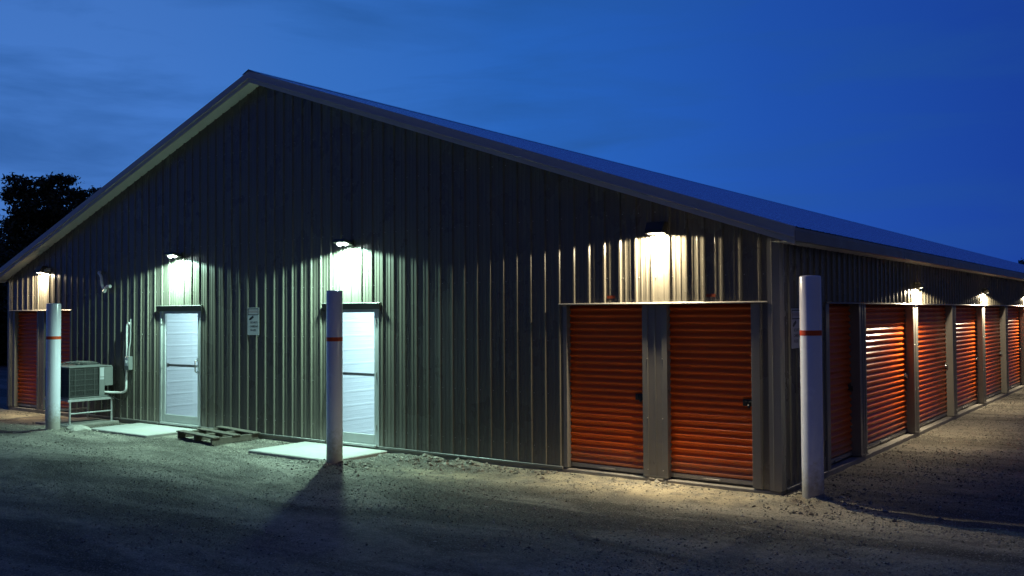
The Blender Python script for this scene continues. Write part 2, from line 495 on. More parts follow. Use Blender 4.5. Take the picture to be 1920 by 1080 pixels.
def ground_z(x, y):
    x = np.asarray(x, float); y = np.asarray(y, float)
    base = -0.085 + 0 * x
    # a little higher along the garage corner and the side drive
    base = base + 0.035 * np.exp(-((x + 1.2) ** 2) / 5.0 - ((y + 0.2) ** 2) / 1.2)
    base = base + 0.03 * (1 / (1 + np.exp(-(x - 0.2) * 4))) * (1 / (1 + np.exp(-(y - 0.5) * 2)))
    fade = np.clip(1.4 - (np.abs(x) + np.abs(y)) / 80, 0, 1)
    und = 0.035 * fbm(x * 0.35, y * 0.55, 3) * fade
    # wheel ruts running along the front
    rut = 0.014 * np.sin(y * 3.3 + 1.5 * fbm(x * 0.15, y * 0.2, 2)) * np.exp(-((y + 3.6) ** 2) / 5)
    fine = 0.020 * fbm(x * 3.1, y * 3.1, 4, 0.6)
    near_wall = np.clip((-y) / 0.8, 0, 1) * (x < 0.3) + (x >= 0.3) * np.clip((x + 0.3) / 0.8, 0, 1)
    z = base + (und + rut) * near_wall + fine * (0.45 + 0.55 * near_wall)
    for k, (bx, by) in BOLL.items():
        h = {"left": 0.045, "middle": 0.05, "right": 0.10}[k]
        r = {"left": 0.35, "middle": 0.45, "right": 0.42}[k]
        dd = ((x - bx) ** 2 + (y - by) ** 2) / r ** 2
        z = z + h * np.exp(-dd) * (0.8 + 1.2 * fbm(x * 5, y * 5, 3))
    # rubble bank beside the second door slab
    z = z + 0.06 * np.exp(-((x + 4.9) ** 2) / 0.9 - ((y + 0.28) ** 2) / 0.10) * (0.7 + 1.6 * fbm(x * 6, y * 6, 3))
    # keep well under the building floor
    inside = (x < -0.05) & (y > 0.06) & (x > -17.7) & (y < 89)
    z = np.where(inside, -0.2, z)
    return z


def axis_pts(fine, coarse_lo, coarse_hi):
    lo = [fine[0]]; s = fine[1] - fine[0]
    while lo[-1] > coarse_lo:
        s *= 1.18; lo.append(lo[-1] - s)
    hi = [fine[-1]]; s = fine[-1] - fine[-2]
    while hi[-1] < coarse_hi:
        s *= 1.18; hi.append(hi[-1] + s)
    return np.concatenate([np.array(lo[1:])[::-1], fine, np.array(hi[1:])])


gx = axis_pts(np.arange(-18.5, 7.0, 0.045), -900, 900)
gy = axis_pts(np.concatenate([np.arange(-7.6, 1.0, 0.045), np.arange(1.0, 22, 0.10)]), -900, 1200)
GX, GY = np.meshgrid(gx, gy, indexing="ij")
GZ = ground_z(GX, GY)
nx, ny = GX.shape
gv = np.stack([GX, GY, GZ], -1).reshape(-1, 3).astype(np.float32)
ii = (np.arange(nx - 1)[:, None] * ny + np.arange(ny - 1)[None, :]).reshape(-1)
gf = np.stack([ii, ii + ny, ii + ny + 1, ii + 1], -1).astype(np.int32)


def np_mesh(name, v, f, k, mats, smooth=False, attr=None):
    me = bpy.data.meshes.new(name)
    me.vertices.add(len(v)); me.vertices.foreach_set("co", v.astype(np.float32).ravel())
    nf = len(f)
    me.loops.add(nf * k); me.loops.foreach_set("vertex_index", f.astype(np.int32).ravel())
    me.polygons.add(nf); me.polygons.foreach_set("loop_start", np.arange(nf, dtype=np.int32) * k)
    try: me.polygons.foreach_set("loop_total", np.full(nf, k, dtype=np.int32))
    except Exception: pass
    me.polygons.foreach_set("use_smooth", np.full(nf, smooth))
    if attr is not None:
        a = me.attributes.new(attr[0], 'FLOAT', 'POINT'); a.data.foreach_set("value", attr[1].astype(np.float32))
    for m in (mats if isinstance(mats, (list, tuple)) else [mats]): me.materials.append(m)
    me.update(calc_edges=True); me.validate()
    return me


sx_, sy_ = gv[:, 0], gv[:, 1]
sand = np.exp(-((sx_ + 1.6) ** 2) / 3.2 - ((sy_ + 0.35) ** 2) / 0.35) + 0.7 * np.exp(-((sx_ + 4.2) ** 2) / 0.6 - ((sy_ + 1.05) ** 2) / 0.12)
sand = sand + 0.8 * np.exp(-((sx_ + 16.2) ** 2) / 2.0 - ((sy_ + 0.6) ** 2) / 0.4) + 0.18 * np.exp(-((sx_ - 0.9) ** 2) / 0.5 - ((sy_ - 8) ** 2) / 30)
ground = bpy.data.objects.new("ground", np_mesh("ground", gv, gf, 4, GROUND, True, ("sand", np.clip(sand * 1.3, 0, 1))))
COL.objects.link(ground); tag(ground, kind="structure")

# ------------------------------------------------------------------ the building
W, L = 17.726, 90.0
XR, ZR, SL, SR = -9.0235, 6.1387, 0.3546, 0.3414
OV, OVS = 0.254, 0.27
DS = 0.197
HEAD = 2.13
PITCHR = 0.2286
PHASE = -2.955


def roof_z(x): return ZR - (SL * (XR - x) if x < XR else SR * (x - XR))


bld = empty("storage_building", (0, 0, 0))
tag(bld, "long dark metal storage building with pitched roof, glass doors and orange roll up doors", "building")

# rib profile: offset from rib centre, height
PROF = [(-0.023, 0.0), (-0.011, 0.019), (0.011, 0.019), (0.023, 0.0), (0.064, 0.0), (0.070, 0.004), (0.084, 0.004), (0.090, 0.0),
        (0.134, 0.0), (0.140, 0.004), (0.154, 0.004), (0.160, 0.0)]


def prof_pts(a, b, phase):
    """profile points between a and b (ascending)"""
    pts = []
    k0 = math.floor((a - phase) / PITCHR) - 1; k1 = math.ceil((b - phase) / PITCHR) + 1
    allp = []
    for k in range(k0, k1 + 1):
        for d, h in PROF: allp.append((phase + k * PITCHR + d, h))
    def at(x):
        for (x0, h0), (x1, h1) in zip(allp, allp[1:]):
            if x0 <= x <= x1: return h0 + (h1 - h0) * (x - x0) / max(1e-9, x1 - x0)
        return 0.0
    pts = [(a, at(a))] + [(x, h) for x, h in allp if a + 1e-4 < x < b - 1e-4] + [(b, at(b))]
    return pts


def panel(name, a, b, zb, zt, to3, matl, phase, parent, extra=()):
    """ribbed sheet: to3(u, depth, z) -> xyz, zb/zt functions of u"""
    pts = prof_pts(a, b, phase)
    for ex in extra:
        if a < ex < b:
            h = [p for p in pts if p[0] <= ex][-1][1]
            pts.append((ex, h)); pts.sort()
    vs = [to3(u, h, zb(u)) for u, h in pts] + [to3(u, h, zt(u)) for u, h in pts]
    n = len(pts)
    mb = MB(); mb.add(vs, [(i, i + 1, n + i + 1, n + i) for i in range(n - 1)])
    return mb.build(name, matl, parent)


def split(a, b, phase, cuts):
    """sheet edges: every 4 ribs plus the cuts"""
    e = [a, b] + [c for c in cuts if a < c < b]
    s = 4 * PITCHR; k = math.ceil((a - phase) / s)
    while phase + k * s + 0.1143 < b:
        x = phase + k * s + 0.1143
        if x > a and all(abs(x - c) > 0.06 for c in e): e.append(x)
        k += 1
    return sorted(e)


front3 = lambda u, h, z: (u, -h, z)
# openings in the front wall: (x0, x1, head)
OPEN_F = [(-17.50, -15.10, HEAD), (-11.93, -10.67, 2.17), (-7.40, -6.235, 2.17), (-2.87, -0.225, HEAD)]
cuts = [c for o in OPEN_F for c in o[:2]] + [-17.666, -15.069, -2.947, -0.12]
ed = split(-W, 0.0, PHASE, [c for o in OPEN_F for c in o[:2]])
wall_top = lambda u: roof_z(u) - DS - 0.002
for a, b in zip(ed, ed[1:]):
    mid = (a + b) / 2; z0 = 0.0
    for x0, x1, hd in OPEN_F:
        if x0 < mid < x1: z0 = hd
    panel("wall_panel", a, b, lambda u: z0, wall_top, front3, STEEL, PHASE, bld, extra=(XR,))

# right side wall (x = 0), recessed doors between piers
side3 = lambda u, h, z: (h, u, z)
NB = 12
S_END = 3.05 * NB + 0.32
SPH = 0.10
EAVE_WALL = roof_z(0) - DS + 0.02
ed = split(0.0, L, SPH, [1.73, S_END])
for a, b in zip(ed, ed[1:]):
    z0 = HEAD if 1.73 < (a + b) / 2 < S_END else 0.0
    panel("wall_panel", a, b, lambda u: z0, lambda u: EAVE_WALL, side3, STEEL, SPH, bld)
# left and back walls
left3 = lambda u, h, z: (-W - h, u, z)
back3 = lambda u, h, z: (u, L + h, z)
ed = split(0.0, L, SPH, [])
for a, b in zip(ed, ed[1:]):
    panel("wall_panel", a, b, lambda u: 0.0, lambda u: roof_z(-W) - DS, left3, STEEL, SPH, bld)
ed = split(-W, 0, PHASE, [])
for a, b in zip(ed, ed[1:]):
    panel("wall_panel", a, b, lambda u: 0.0, wall_top, back3, STEEL, PHASE, bld, extra=(XR,))

# roof sheets
def roof_sheets(xe, sgn):
    slope = SR if sgn > 0 else SL
    nrm = Vector((slope * sgn, 0, 1)).normalized()
    y0 = -OV; s = 4 * PITCHR; first = None
    pts = prof_pts(0.0, s, 0.1143)
    vs = []
    for x in (XR, xe):
        for u, h in pts:
            p = Vector((x, u, roof_z(x) - 0.012)) + nrm * h * 0.35
            vs.append(p)
    n = len(pts)
    fs = [(i, i + 1, n + i + 1, n + i) for i in range(n - 1)]
    if sgn < 0: fs = [f[::-1] for f in fs]
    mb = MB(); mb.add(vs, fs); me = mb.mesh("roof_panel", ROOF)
    k = 0
    while y0 + k * s < L + OV - 0.2:
        inst("roof_panel", me, bld, (0, y0 + k * s, 0)); k += 1


XE_R, XE_L = OVS, -W - OVS
roof_sheets(XE_R, 1); roof_sheets(XE_L, -1)
mb = MB()   # ridge cap
cw = 0.17
for y0 in np.arange(-OV - 0.01, L + OV, 3.0):
    y1 = min(y0 + 3.01, L + OV)
    mb.add([(XR - cw, y0, roof_z(XR - cw) + 0.004), (XR, y0, ZR + 0.014), (XR + cw, y0, roof_z(XR + cw) + 0.004),
            (XR - cw, y1, roof_z(XR - cw) + 0.004), (XR, y1, ZR + 0.014), (XR + cw, y1, roof_z(XR + cw) + 0.004)],
           [(0, 1, 4, 3), (1, 2, 5, 4)])
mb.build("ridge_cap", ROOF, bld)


# rake trims at the front (and back) gable: upper face, small lip, lower band
def rake(xa, xb, yf, sg):
    mb = MB()
    prof = [(-0.014, -0.010), (0.030, -0.010), (0.034, -0.016), (0.034, -0.118), (0.046, -0.124), (0.046, -0.136), (0.022, -0.142),
            (0.022, -0.205), (0.0, -0.205), (0.0, -0.10)]
    # (outward from yf, dz from the roof line)
    n = len(prof); vs = []
    for x in (xa, xb):
        for o, dz in prof: vs.append((x, yf - sg * (o - 0.03), roof_z(x) + dz))
    fs = [(i, i + 1, n + i + 1, n + i) for i in range(n - 1)]
    fs += [tuple(range(n)), tuple(range(2 * n - 1, n - 1, -1))]
    mb.add(vs, fs)
    return mb.build("rake_trim", RAKE, bld)


for yf, sg in ((-OV, 1), (L + OV, -1)):
    seg = 3.2
    for xa, xe, st in ((XR, XE_R + 0.012, 1), (XR, XE_L - 0.012, -1)):
        x = xa
        while abs(xe - x) > 1e-6:
            x2 = x + st * seg
            if (xe - x2) * st < 1.0: x2 = xe
            rake(x, x2, yf, sg); x = x2
# rake soffits and eave soffits
for y0, y1 in ((-OV + 0.012, 0.012), (L - 0.012, L + OV - 0.012)):
    for xe in (XE_R - 0.02, XE_L + 0.02):
        mb = MB(); n = 14
        for i in range(n):
            xa = XR + (xe - XR) * i / n; xb = XR + (xe - XR) * (i + 1) / n
            mb.add([(xa, y0, roof_z(xa) - DS), (xb, y0, roof_z(xb) - DS), (xb, y1, roof_z(xb) - DS), (xa, y1, roof_z(xa) - DS)],
                   [(0, 1, 2, 3)])
        mb.build("rake_soffit", SOFFIT, bld)
ze = roof_z(XE_R) - 0.172
zl = roof_z(XE_L) - 0.172
for xw, xe, zz in ((0.0, XE_R, ze), (-W, XE_L, zl)):
    mb = MB()
    y = -OV
    s = 1 if xe > xw else -1
    prof = [(xw, zz + 0.004), (xe - 0.02 * s, zz + 0.004)]
    mb.add([(prof[0][0], y, prof[0][1]), (prof[1][0], y, prof[1][1]), (prof[1][0], L + OV, prof[1][1]), (prof[0][0], L + OV, prof[0][1])],
           [(0, 1, 2, 3)])
    mb.build("eave_soffit", SOFFIT, bld)
    # eave fascia: folded trim with an upper lip, in 3 m lengths
    me = None
    for k, y0 in enumerate(np.arange(-OV + 0.02, L + OV, 3.05)):
        if me is None:
            mb = MB()
            pr = [(0.0, 0.150), (0.004, 0.118), (0.018, 0.112), (0.018, 0.0), (-0.03, 0.0)]
            vs = [(xe + s * a, 0, zz + b) for a, b in pr] + [(xe + s * a, 3.055, zz + b) for a, b in pr]
            n = len(pr)
            mb.add(vs, [(i, i + 1, n + i + 1, n + i) for i in range(n - 1)] + [tuple(range(n))])
            me = mb.mesh("eave_fascia", TRIM)
        inst("eave_fascia", me, bld, (0, y0, 0))

# corner trims
for cx, cy, sx, sy in ((0, 0, -1, -1), (-W, 0, 1, -1), (0, L, -1, 1), (-W, L, 1, 1)):
    mb = MB(); t = 0.026
    ztop = roof_z(cx) - DS - 0.01
    ox = -sx * t; oy = sy * t
    pts = [(cx + sx * 0.115, cy + sy * 0.002), (cx + sx * 0.115, cy + oy), (cx + sx * 0.070, cy + oy), (cx + sx * 0.066, cy + oy * 1.25),
           (cx + sx * 0.062, cy + oy), (cx + ox, cy + oy),
           (cx + ox, cy - sy * 0.062), (cx + ox * 1.25, cy - sy * 0.066), (cx + ox, cy - sy * 0.070), (cx + ox, cy - sy * 0.115), (cx - sx * 0.002, cy - sy * 0.115)]
    n = len(pts)
    vs = [(x, y, -0.004) for x, y in pts] + [(x, y, ztop) for x, y in pts]
    mb.add(vs, [(i, i + 1, n + i + 1, n + i) for i in range(n - 1)])
    mb.build("corner_trim", TRIM, bld)

# base trim along the front and side wall foot
for a, b in ((-15.06, -11.945), (-10.655, -7.415), (-6.22, -2.905)):
    mb = MB(); mb.box(a, b, -0.034, -0.0005, -0.018, 0.012, bev=0.003); mb.build("base_trim", TRIM, bld)
mb = MB(); mb.box(0.0005, 0.034, 0.13, 1.58, -0.018, 0.012, bev=0.003); mb.build("base_trim", TRIM, bld)

# foundation slab
mb = MB(); mb.box(-W - 0.006, 0.006, -0.006, L, -0.45, -0.012, bev=0.008); mb.build("foundation", FOUND, bld)

# header trims over the garage openings (drip edge that stands proud of the ribs)
def htrim(a, b, z=HEAD):
    mb = MB()
    poly = [(-0.001, z + 0.012), (-0.030, z + 0.008), (-0.042, z - 0.002), (-0.042, z - 0.012), (-0.037, z - 0.014), (0.03, z - 0.014), (0.03, z - 0.006), (-0.001, z - 0.004)]
    mb.prism(poly, 0, a, b)
    return mb.build("header_trim", TRIM, bld)


htrim(-2.955, -0.118); htrim(-17.68, -15.065)
mb = MB()
z = HEAD
poly = [(0.001, z + 0.012), (0.028, z + 0.008), (0.038, z - 0.002), (0.038, z - 0.012), (-0.03, z - 0.014), (-0.03, z - 0.006)]
mb.prism(poly, 1, 1.60, S_END + 0.05); mb.build("header_trim", TRIM, bld)

# ---- roll up doors -------------------------------------------------
CORR = 0.0855


def curtain_mesh(width, z0=0.065, z1=2.20):
    """corrugated curtain, local x across, faces -y"""
    prof = [(0.0, 0.0), (0.08, 0.003), (0.20, 0.020), (0.32, 0.0285), (0.44, 0.030), (0.56, 0.0265), (0.72, 0.014), (0.88, 0.003)]
    zs = []
    z = z0
    while z < z1:
        for t, d in prof: zs.append((z + t * CORR, d))
        z += CORR
    vs = [(0, -d, q) for q, d in zs] + [(width, -d, q) for q, d in zs]
    n = len(zs)
    mb = MB(); mb.add(vs, [(i, n + i, n + i + 1, i + 1) for i in range(n - 1)], smooth=False)
    return mb.mesh("roll_up_door", ORANGE)


def bottom_bar_mesh(width):
    mb = MB()
    mb.box(0, width, -0.022, 0.012, 0.012, 0.066, bev=0.004)
    mb.box(width * 0.40, width * 0.60, -0.040, -0.022, 0.020, 0.042, bev=0.003)
    mb.box(0.0, width, -0.028, 0.0, -0.008, 0.011, mi=1)
    return mb.mesh("bottom_bar", [BAR, BLACK])


def latch_mesh(width, right=True, dark=True):
    mb = MB(); x = width - 0.085 if right else 0.085
    mb.box(x - 0.055, x + 0.06, -0.034, -0.017, 0.925, 1.005, bev=0.004)
    mb.cyl((x - 0.02, -0.034, 0.965), (x - 0.02, -0.056, 0.965), 0.024, 0.020, 16)
    mb.box(x - 0.005, x + 0.082, -0.046, -0.036, 0.952, 0.978, bev=0.003)
    # padlock: body and shackle
    mb.box(x + 0.012, x + 0.048, -0.062, -0.047, 0.905, 0.945, bev=0.004)
    mb.tube([(x + 0.018, -0.055, 0.944), (x + 0.018, -0.055, 0.968), (x + 0.030, -0.055, 0.978), (x + 0.042, -0.055, 0.968), (x + 0.042, -0.055, 0.944)], 0.0035, 8)
    return mb.mesh("latch", BLACK if dark else CHROME)


def roll_door(width, loc, rz, curtain, bar, latch):
    d = inst("roll_up_door", curtain, bld, loc, rz)
    inst("bottom_bar", bar, d); inst("latch", latch, d)
    return d


DREC = 0.10
for a, b in ((-2.84, -1.735), (-1.395, -0.325), (-17.46, -16.50), (-16.19, -15.14)):
    w = b - a
    roll_door(w, (a, DREC, 0), 0, curtain_mesh(w), bottom_bar_mesh(w), latch_mesh(w))

SREC = 0.13
w = 2.73
cm, bm_, lm = curtain_mesh(w), bottom_bar_mesh(w), latch_mesh(w, True, False)
w0 = 3.05 - 1.735
roll_door(w0, (-SREC, 1.735, 0), math.pi / 2, curtain_mesh(w0), bottom_bar_mesh(w0), latch_mesh(w0, True, True))
for k in range(1, NB):
    roll_door(w, (-SREC, 3.05 * k + 0.32, 0), math.pi / 2, cm, bm_, lm)


# piers and jambs
def pier_front(a, b, trim=0.075, depth=DREC + 0.02):
    """folded jambs with ribbed infill between two doors"""
    mb = MB(); y = 0.002
    for x0, x1 in ((a, a + trim), (b - trim, b)):
        mb.box(x0, x1, y - 0.006, depth, 0.0, HEAD - 0.015, bev=0.003)
    mb.box(a + trim, b - trim, y + 0.006, y + 0.02, 0.0, HEAD - 0.015)
    mid = (a + b) / 2
    mb.box(mid - 0.012, mid + 0.012, y - 0.004, y + 0.006, 0.0, HEAD - 0.016, bev=0.003)
    mb.box(a + 0.001, b - 0.001, y - 0.012, y - 0.0065, 0.0, 0.02)
    p = mb.build("door_pier", TRIM, bld)
    sc = MB()
    for zz in (0.09, 0.72, 1.45):
        for x in (a + trim - 0.008, b - trim + 0.008):
            sc.cyl((x, y - 0.006, zz), (x, y - 0.013, zz), 0.007, 0.005, 8)
    s = sc.build("screw_heads", SCREW, p); s["kind"] = "stuff"
    return p


pier_front(-1.735, -1.395)
pier_front(-16.50, -16.19)
for x0, x1 in ((-2.895, -2.84), (-0.325, -0.22), (-17.56, -17.46), (-15.14, -15.065)):
    mb = MB(); mb.box(x0, x1, -0.008, DREC + 0.02, 0.0, HEAD - 0.015, bev=0.003); mb.build("door_jamb", TRIM, bld)

mb = MB()
for a, b in ((0, 0.07), (0.25, 0.32)):
    mb.box(-SREC - 0.02, 0.020, a, b, 0.0, HEAD - 0.015, bev=0.003)
mb.box(0.002, 0.012, 0.07, 0.25, 0.0, HEAD - 0.015)
mb.box(0.012, 0.020, 0.148, 0.172, 0.0, HEAD - 0.016, bev=0.002)
mb.box(0.0205, 0.026, 0.002, 0.318, 0.0, 0.02)
for zz in (0.09, 0.72, 1.45):
    for y in (0.062, 0.258):
        mb.cyl((0.018, y, zz), (0.027, y, zz), 0.007, 0.005, 8, mi=1)
pm = mb.mesh("door_pier", [TRIM, SCREW])
for k in range(1, NB + 1): inst("door_pier", pm, bld, (0, 3.05 * k, 0))
mb = MB(); mb.box(-SREC - 0.02, 0.022, 1.60, 1.735, 0.0, HEAD - 0.015, bev=0.003); mb.build("door_jamb", TRIM, bld)

# unit tags above the two right front doors
for x in (-2.175, -0.82):
    mb = MB(); mb.box(x - 0.055, x + 0.065, -0.0062, -0.0045, 2.196, 2.230); mb.build("unit_tag", TAGRED, bld)

# screw rows on the wall sheets
mb = MB()
for zz in (0.25, 0.95, 1.65, 2.45, 3.25, 4.05, 4.85):
    k = -80
    for k in range(-66, 13):
        x = PHASE + k * PITCHR + 0.042
        if x < -W + 0.15 or x > -0.15 or zz > wall_top(x) - 0.1: continue
        if any(x0 - 0.09 < x < x1 + 0.09 and zz < hd + 0.1 for x0, x1, hd in OPEN_F): continue
        mb.cyl((x, 0.0, zz), (x, -0.006, zz), 0.0065, 0.005, 6)
for k in range(0, 160):
    y = SPH + k * PITCHR + 0.042
    if y < 0.15: continue
    for zz in ((0.25, 0.95, 1.65, 2.45) if y < 1.5 else (2.45,)):
        mb.cyl((0.0, y, zz), (0.006, y, zz), 0.0065, 0.005, 6)
o = mb.build("screw_heads", SCREW, bld); o["kind"] = "stuff"


# ---- glass doors with a lit hall behind -----------------------------
def glass_door(x0, x1, handle_right, hallside, hall_power, label):
    """x0..x1 outer frame; door faces -y"""
    fr = MB(); y0, y1 = -0.012, 0.075
    f = 0.055
    fr.box(x0, x0 + f, y0, y1, 0.0, 2.165, bev=0.004); fr.box(x1 - f, x1, y0, y1, 0.0, 2.165, bev=0.004)
    fr.box(x0 + f, x1 - f, y0, y1, 2.10, 2.165, bev=0.004)
    fr.box(x0 + f, x1 - f, y0 - 0.03, y1, -0.011, 0.022, bev=0.003)
    frame = fr.build("glass_door", ALU, bld); frame["label"] = label
    lf = MB(); s = 0.085; a, b = x0 + f + 0.003, x1 - f - 0.003
    ya, yb = 0.006, 0.050
    lf.box(a, a + s, ya, yb, 0.026, 2.096, bev=0.004); lf.box(b - s * 0.7, b, ya, yb, 0.026, 2.096, bev=0.004)
    lf.box(a + s, b - s * 0.7, ya, yb, 2.04, 2.096, bev=0.004); lf.box(a + s, b - s * 0.7, ya, yb, 0.026, 0.170, bev=0.004)
    for zz in (0.28, 1.08, 1.90):   # hinges
        xh = x0 + f if handle_right else x1 - f
        lf.cyl((xh, -0.010, zz - 0.05), (xh, -0.010, zz + 0.05), 0.013, n=10)
    lf.build("door_leaf", ALU, frame)
    g = MB(); g.add([(a + s, 0.028, 0.170), (b - s * 0.7, 0.028, 0.170), (b - s * 0.7, 0.028, 2.04), (a + s, 0.028, 2.04)], [(0, 1, 2, 3)])
    g.build("pane", GLASS, frame)
    pb_ = MB(); pb_.box(a + 0.03, b - 0.02, 0.075, 0.11, 1.055, 1.10, bev=0.006)
    pb_.box(a + 0.02, a + 0.09, 0.052, 0.10, 1.04, 1.115, bev=0.006); pb_.box(b - 0.10, b - 0.02, 0.052, 0.10, 1.04, 1.115, bev=0.006)
    pb_.build("push_bar", BAR, frame)
    h = MB(); hx = b - 0.035 if handle_right else a + 0.035; q = -0.10 if handle_right else -0.0
    hz0, hz1 = 0.98, 1.20
    h.tube([(hx, 0.006, hz0), (hx, -0.045, hz0), (hx - 0.0, -0.060, hz0 + 0.02), (hx, -0.060, hz1 - 0.02), (hx, -0.045, hz1), (hx, 0.006, hz1)], 0.011, 10)
    h.box(hx - 0.03, hx + 0.03, -0.006, 0.0055, hz0 - 0.04, hz0 + 0.03, bev=0.003)
    h.box(hx - 0.03, hx + 0.03, -0.006, 0.0055, hz1 - 0.03, hz1 + 0.04, bev=0.003)
    h.cyl((hx, -0.004, 1.09), (hx, -0.016, 1.09), 0.016, n=12)
    h.build("handle", CHROME, frame)
    # drip canopy over the head
    c = MB()
    poly = [(-0.001, 2.196), (-0.054, 2.188), (-0.060, 2.182), (-0.034, 2.088), (-0.029, 2.088), (-0.036, 2.166), (-0.014, 2.168), (-0.001, 2.168)]
    c.prism(poly, 0, x0 - 0.055, x1 + 0.045)
    for xx in (x0 - 0.055, x1 + 0.042):
        c.prism([(-0.001, 2.16), (-0.050, 2.16), (-0.034, 2.09), (-0.001, 2.03)], 0, xx, xx + 0.003)
    c.build("door_canopy", DARKTRIM, frame)
    # hall
    hx0, hx1, hl, hh = x0 - 0.02, x1 + 0.45, 6.0, 2.62
    if hallside:
        n = 12
        mbw = MB()
        pts = prof_pts(0.0, hh, 0.06)
        for xw, s2 in ((hx0, 1), (hx1, -1)):
            vs = [(xw + s2 * h_ * 0.2, 0.085, z_) for z_, h_ in pts] + [(xw + s2 * h_ * 0.2, hl, z_) for z_, h_ in pts]
            n = len(pts)
            mbw.add(vs, [(i, i + 1, n + i + 1, n + i) for i in range(n - 1)])
        vs = [(hx0, hl - h_, z_) for z_, h_ in pts] + [(hx1, hl - h_, z_) for z_, h_ in pts]
        mbw.add(vs, [(i, i + 1, n + i + 1, n + i) for i in range(n - 1)])
        mbw.add([(hx0, 0.085, hh), (hx1, 0.085, hh), (hx1, hl, hh), (hx0, hl, hh)], [(0, 1, 2, 3)])
        mbw.add([(x1 + 0.001, 0.085, 0), (hx1, 0.085, 0), (hx1, 0.085, hh), (x1 + 0.001, 0.085, hh)], [(0, 1, 2, 3)])
        mbw.add([(hx0, 0.085, 2.17), (hx1, 0.085, 2.17), (hx1, 0.085, hh), (hx0, 0.085, hh)], [(0, 1, 2, 3)])
        mbw.build("hall_lining", WHITEPAINT, bld)
        mbf = MB(); mbf.add([(hx0, 0.03, 0.0), (hx1, 0.03, 0.0), (hx1, hl, 0.0), (hx0, hl, 0.0)], [(0, 1, 2, 3)])
        mbf.build("hall_floor", DARKFLOOR, bld)
        lt = MB()
        xm = (hx0 + hx1) / 2
        for yy in (1.2, 3.6):
            lt.box(xm - 0.07, xm + 0.07, yy - 0.6, yy + 0.6, hh - 0.06, hh - 0.004, mi=0)
            lt.cyl((xm, yy - 0.56, hh - 0.08), (xm, yy + 0.56, hh - 0.08), 0.019, n=12, mi=1)
        lt.build("ceiling_tube_light", [WHITEPAINT, LENS_HALL], bld)
        ld = bpy.data.lights.new("hall_tube_glow", 'AREA'); ld.shape = 'RECTANGLE'; ld.size = 0.10; ld.size_y = 1.15
        ld.energy = hall_power; ld.color = C_HALL
        for yy in (1.2, 3.6):
            lo = bpy.data.objects.new("tube_glow", ld); COL.objects.link(lo); lo.location = (xm, yy, hh - 0.115)
            lo.parent = bld


glass_door(-11.93, -10.67, True, True, P_HALL * 0.5, "glass entry door beside the air conditioner")
glass_door(-7.40, -6.235, False, True, P_HALL * 0.72, "glass entry door behind the middle bollard")


# ------------------------------------------------------------------ wall lamps
OUTSIGN = -1.0
def spot(name, parent, loc, energy, color, size=172, blend=0.06, rad=0.03, tilt=(0, 0, 0), t0=1.0, a=0.30, b=0.8, floor=0.012, inward=0.0):
    """lamp with the throw of a shielded wall fitting: full towards the wall and sideways, cut off outwards beyond tan(angle) = t0"""
    ld = bpy.data.lights.new(name, 'SPOT'); ld.energy = energy; ld.color = color
    ld.spot_size = math.radians(size); ld.spot_blend = blend; ld.shadow_soft_size = rad
    ld.use_nodes = True
    lt = ld.node_tree; em = lt.nodes["Emission"]
    t = lt.nodes.new("ShaderNodeTexCoord"); sp = lt.nodes.new("ShaderNodeSeparateXYZ")
    lt.links.new(t.outputs["Normal"], sp.inputs[0])
    def mth(op, *args):
        n = lt.nodes.new("ShaderNodeMath"); n.operation = op
        for i, v in enumerate(args):
            if isinstance(v, (int, float)): n.inputs[i].default_value = v
            else: lt.links.new(v, n.inputs[i])
        return n.outputs[0]
    cz = mth("MAXIMUM", mth("ABSOLUTE", sp.outputs[2]), 0.02)
    out = mth("MAXIMUM", mth("MULTIPLY", sp.outputs[1], OUTSIGN), 0.0)
    tt = mth("DIVIDE", mth("DIVIDE", out, cz), t0)
    cut = mth("DIVIDE", 1.0 - floor, mth("ADD", 1.0, mth("POWER", tt, 3.2)))
    cut = mth("ADD", cut, floor)
    lobe = mth("MULTIPLY_ADD", mth("MULTIPLY", cz, cz), b, a)
    inn = mth("MULTIPLY_ADD", mth("MAXIMUM", mth("MULTIPLY", sp.outputs[1], -OUTSIGN), 0.0), inward, 1.0)
    lt.links.new(mth("MULTIPLY", mth("MULTIPLY", cut, lobe), inn), em.inputs["Strength"])
    lo = bpy.data.objects.new(name, ld); COL.objects.link(lo); lo.parent = parent; lo.location = loc; lo.rotation_euler = tilt
    return lo


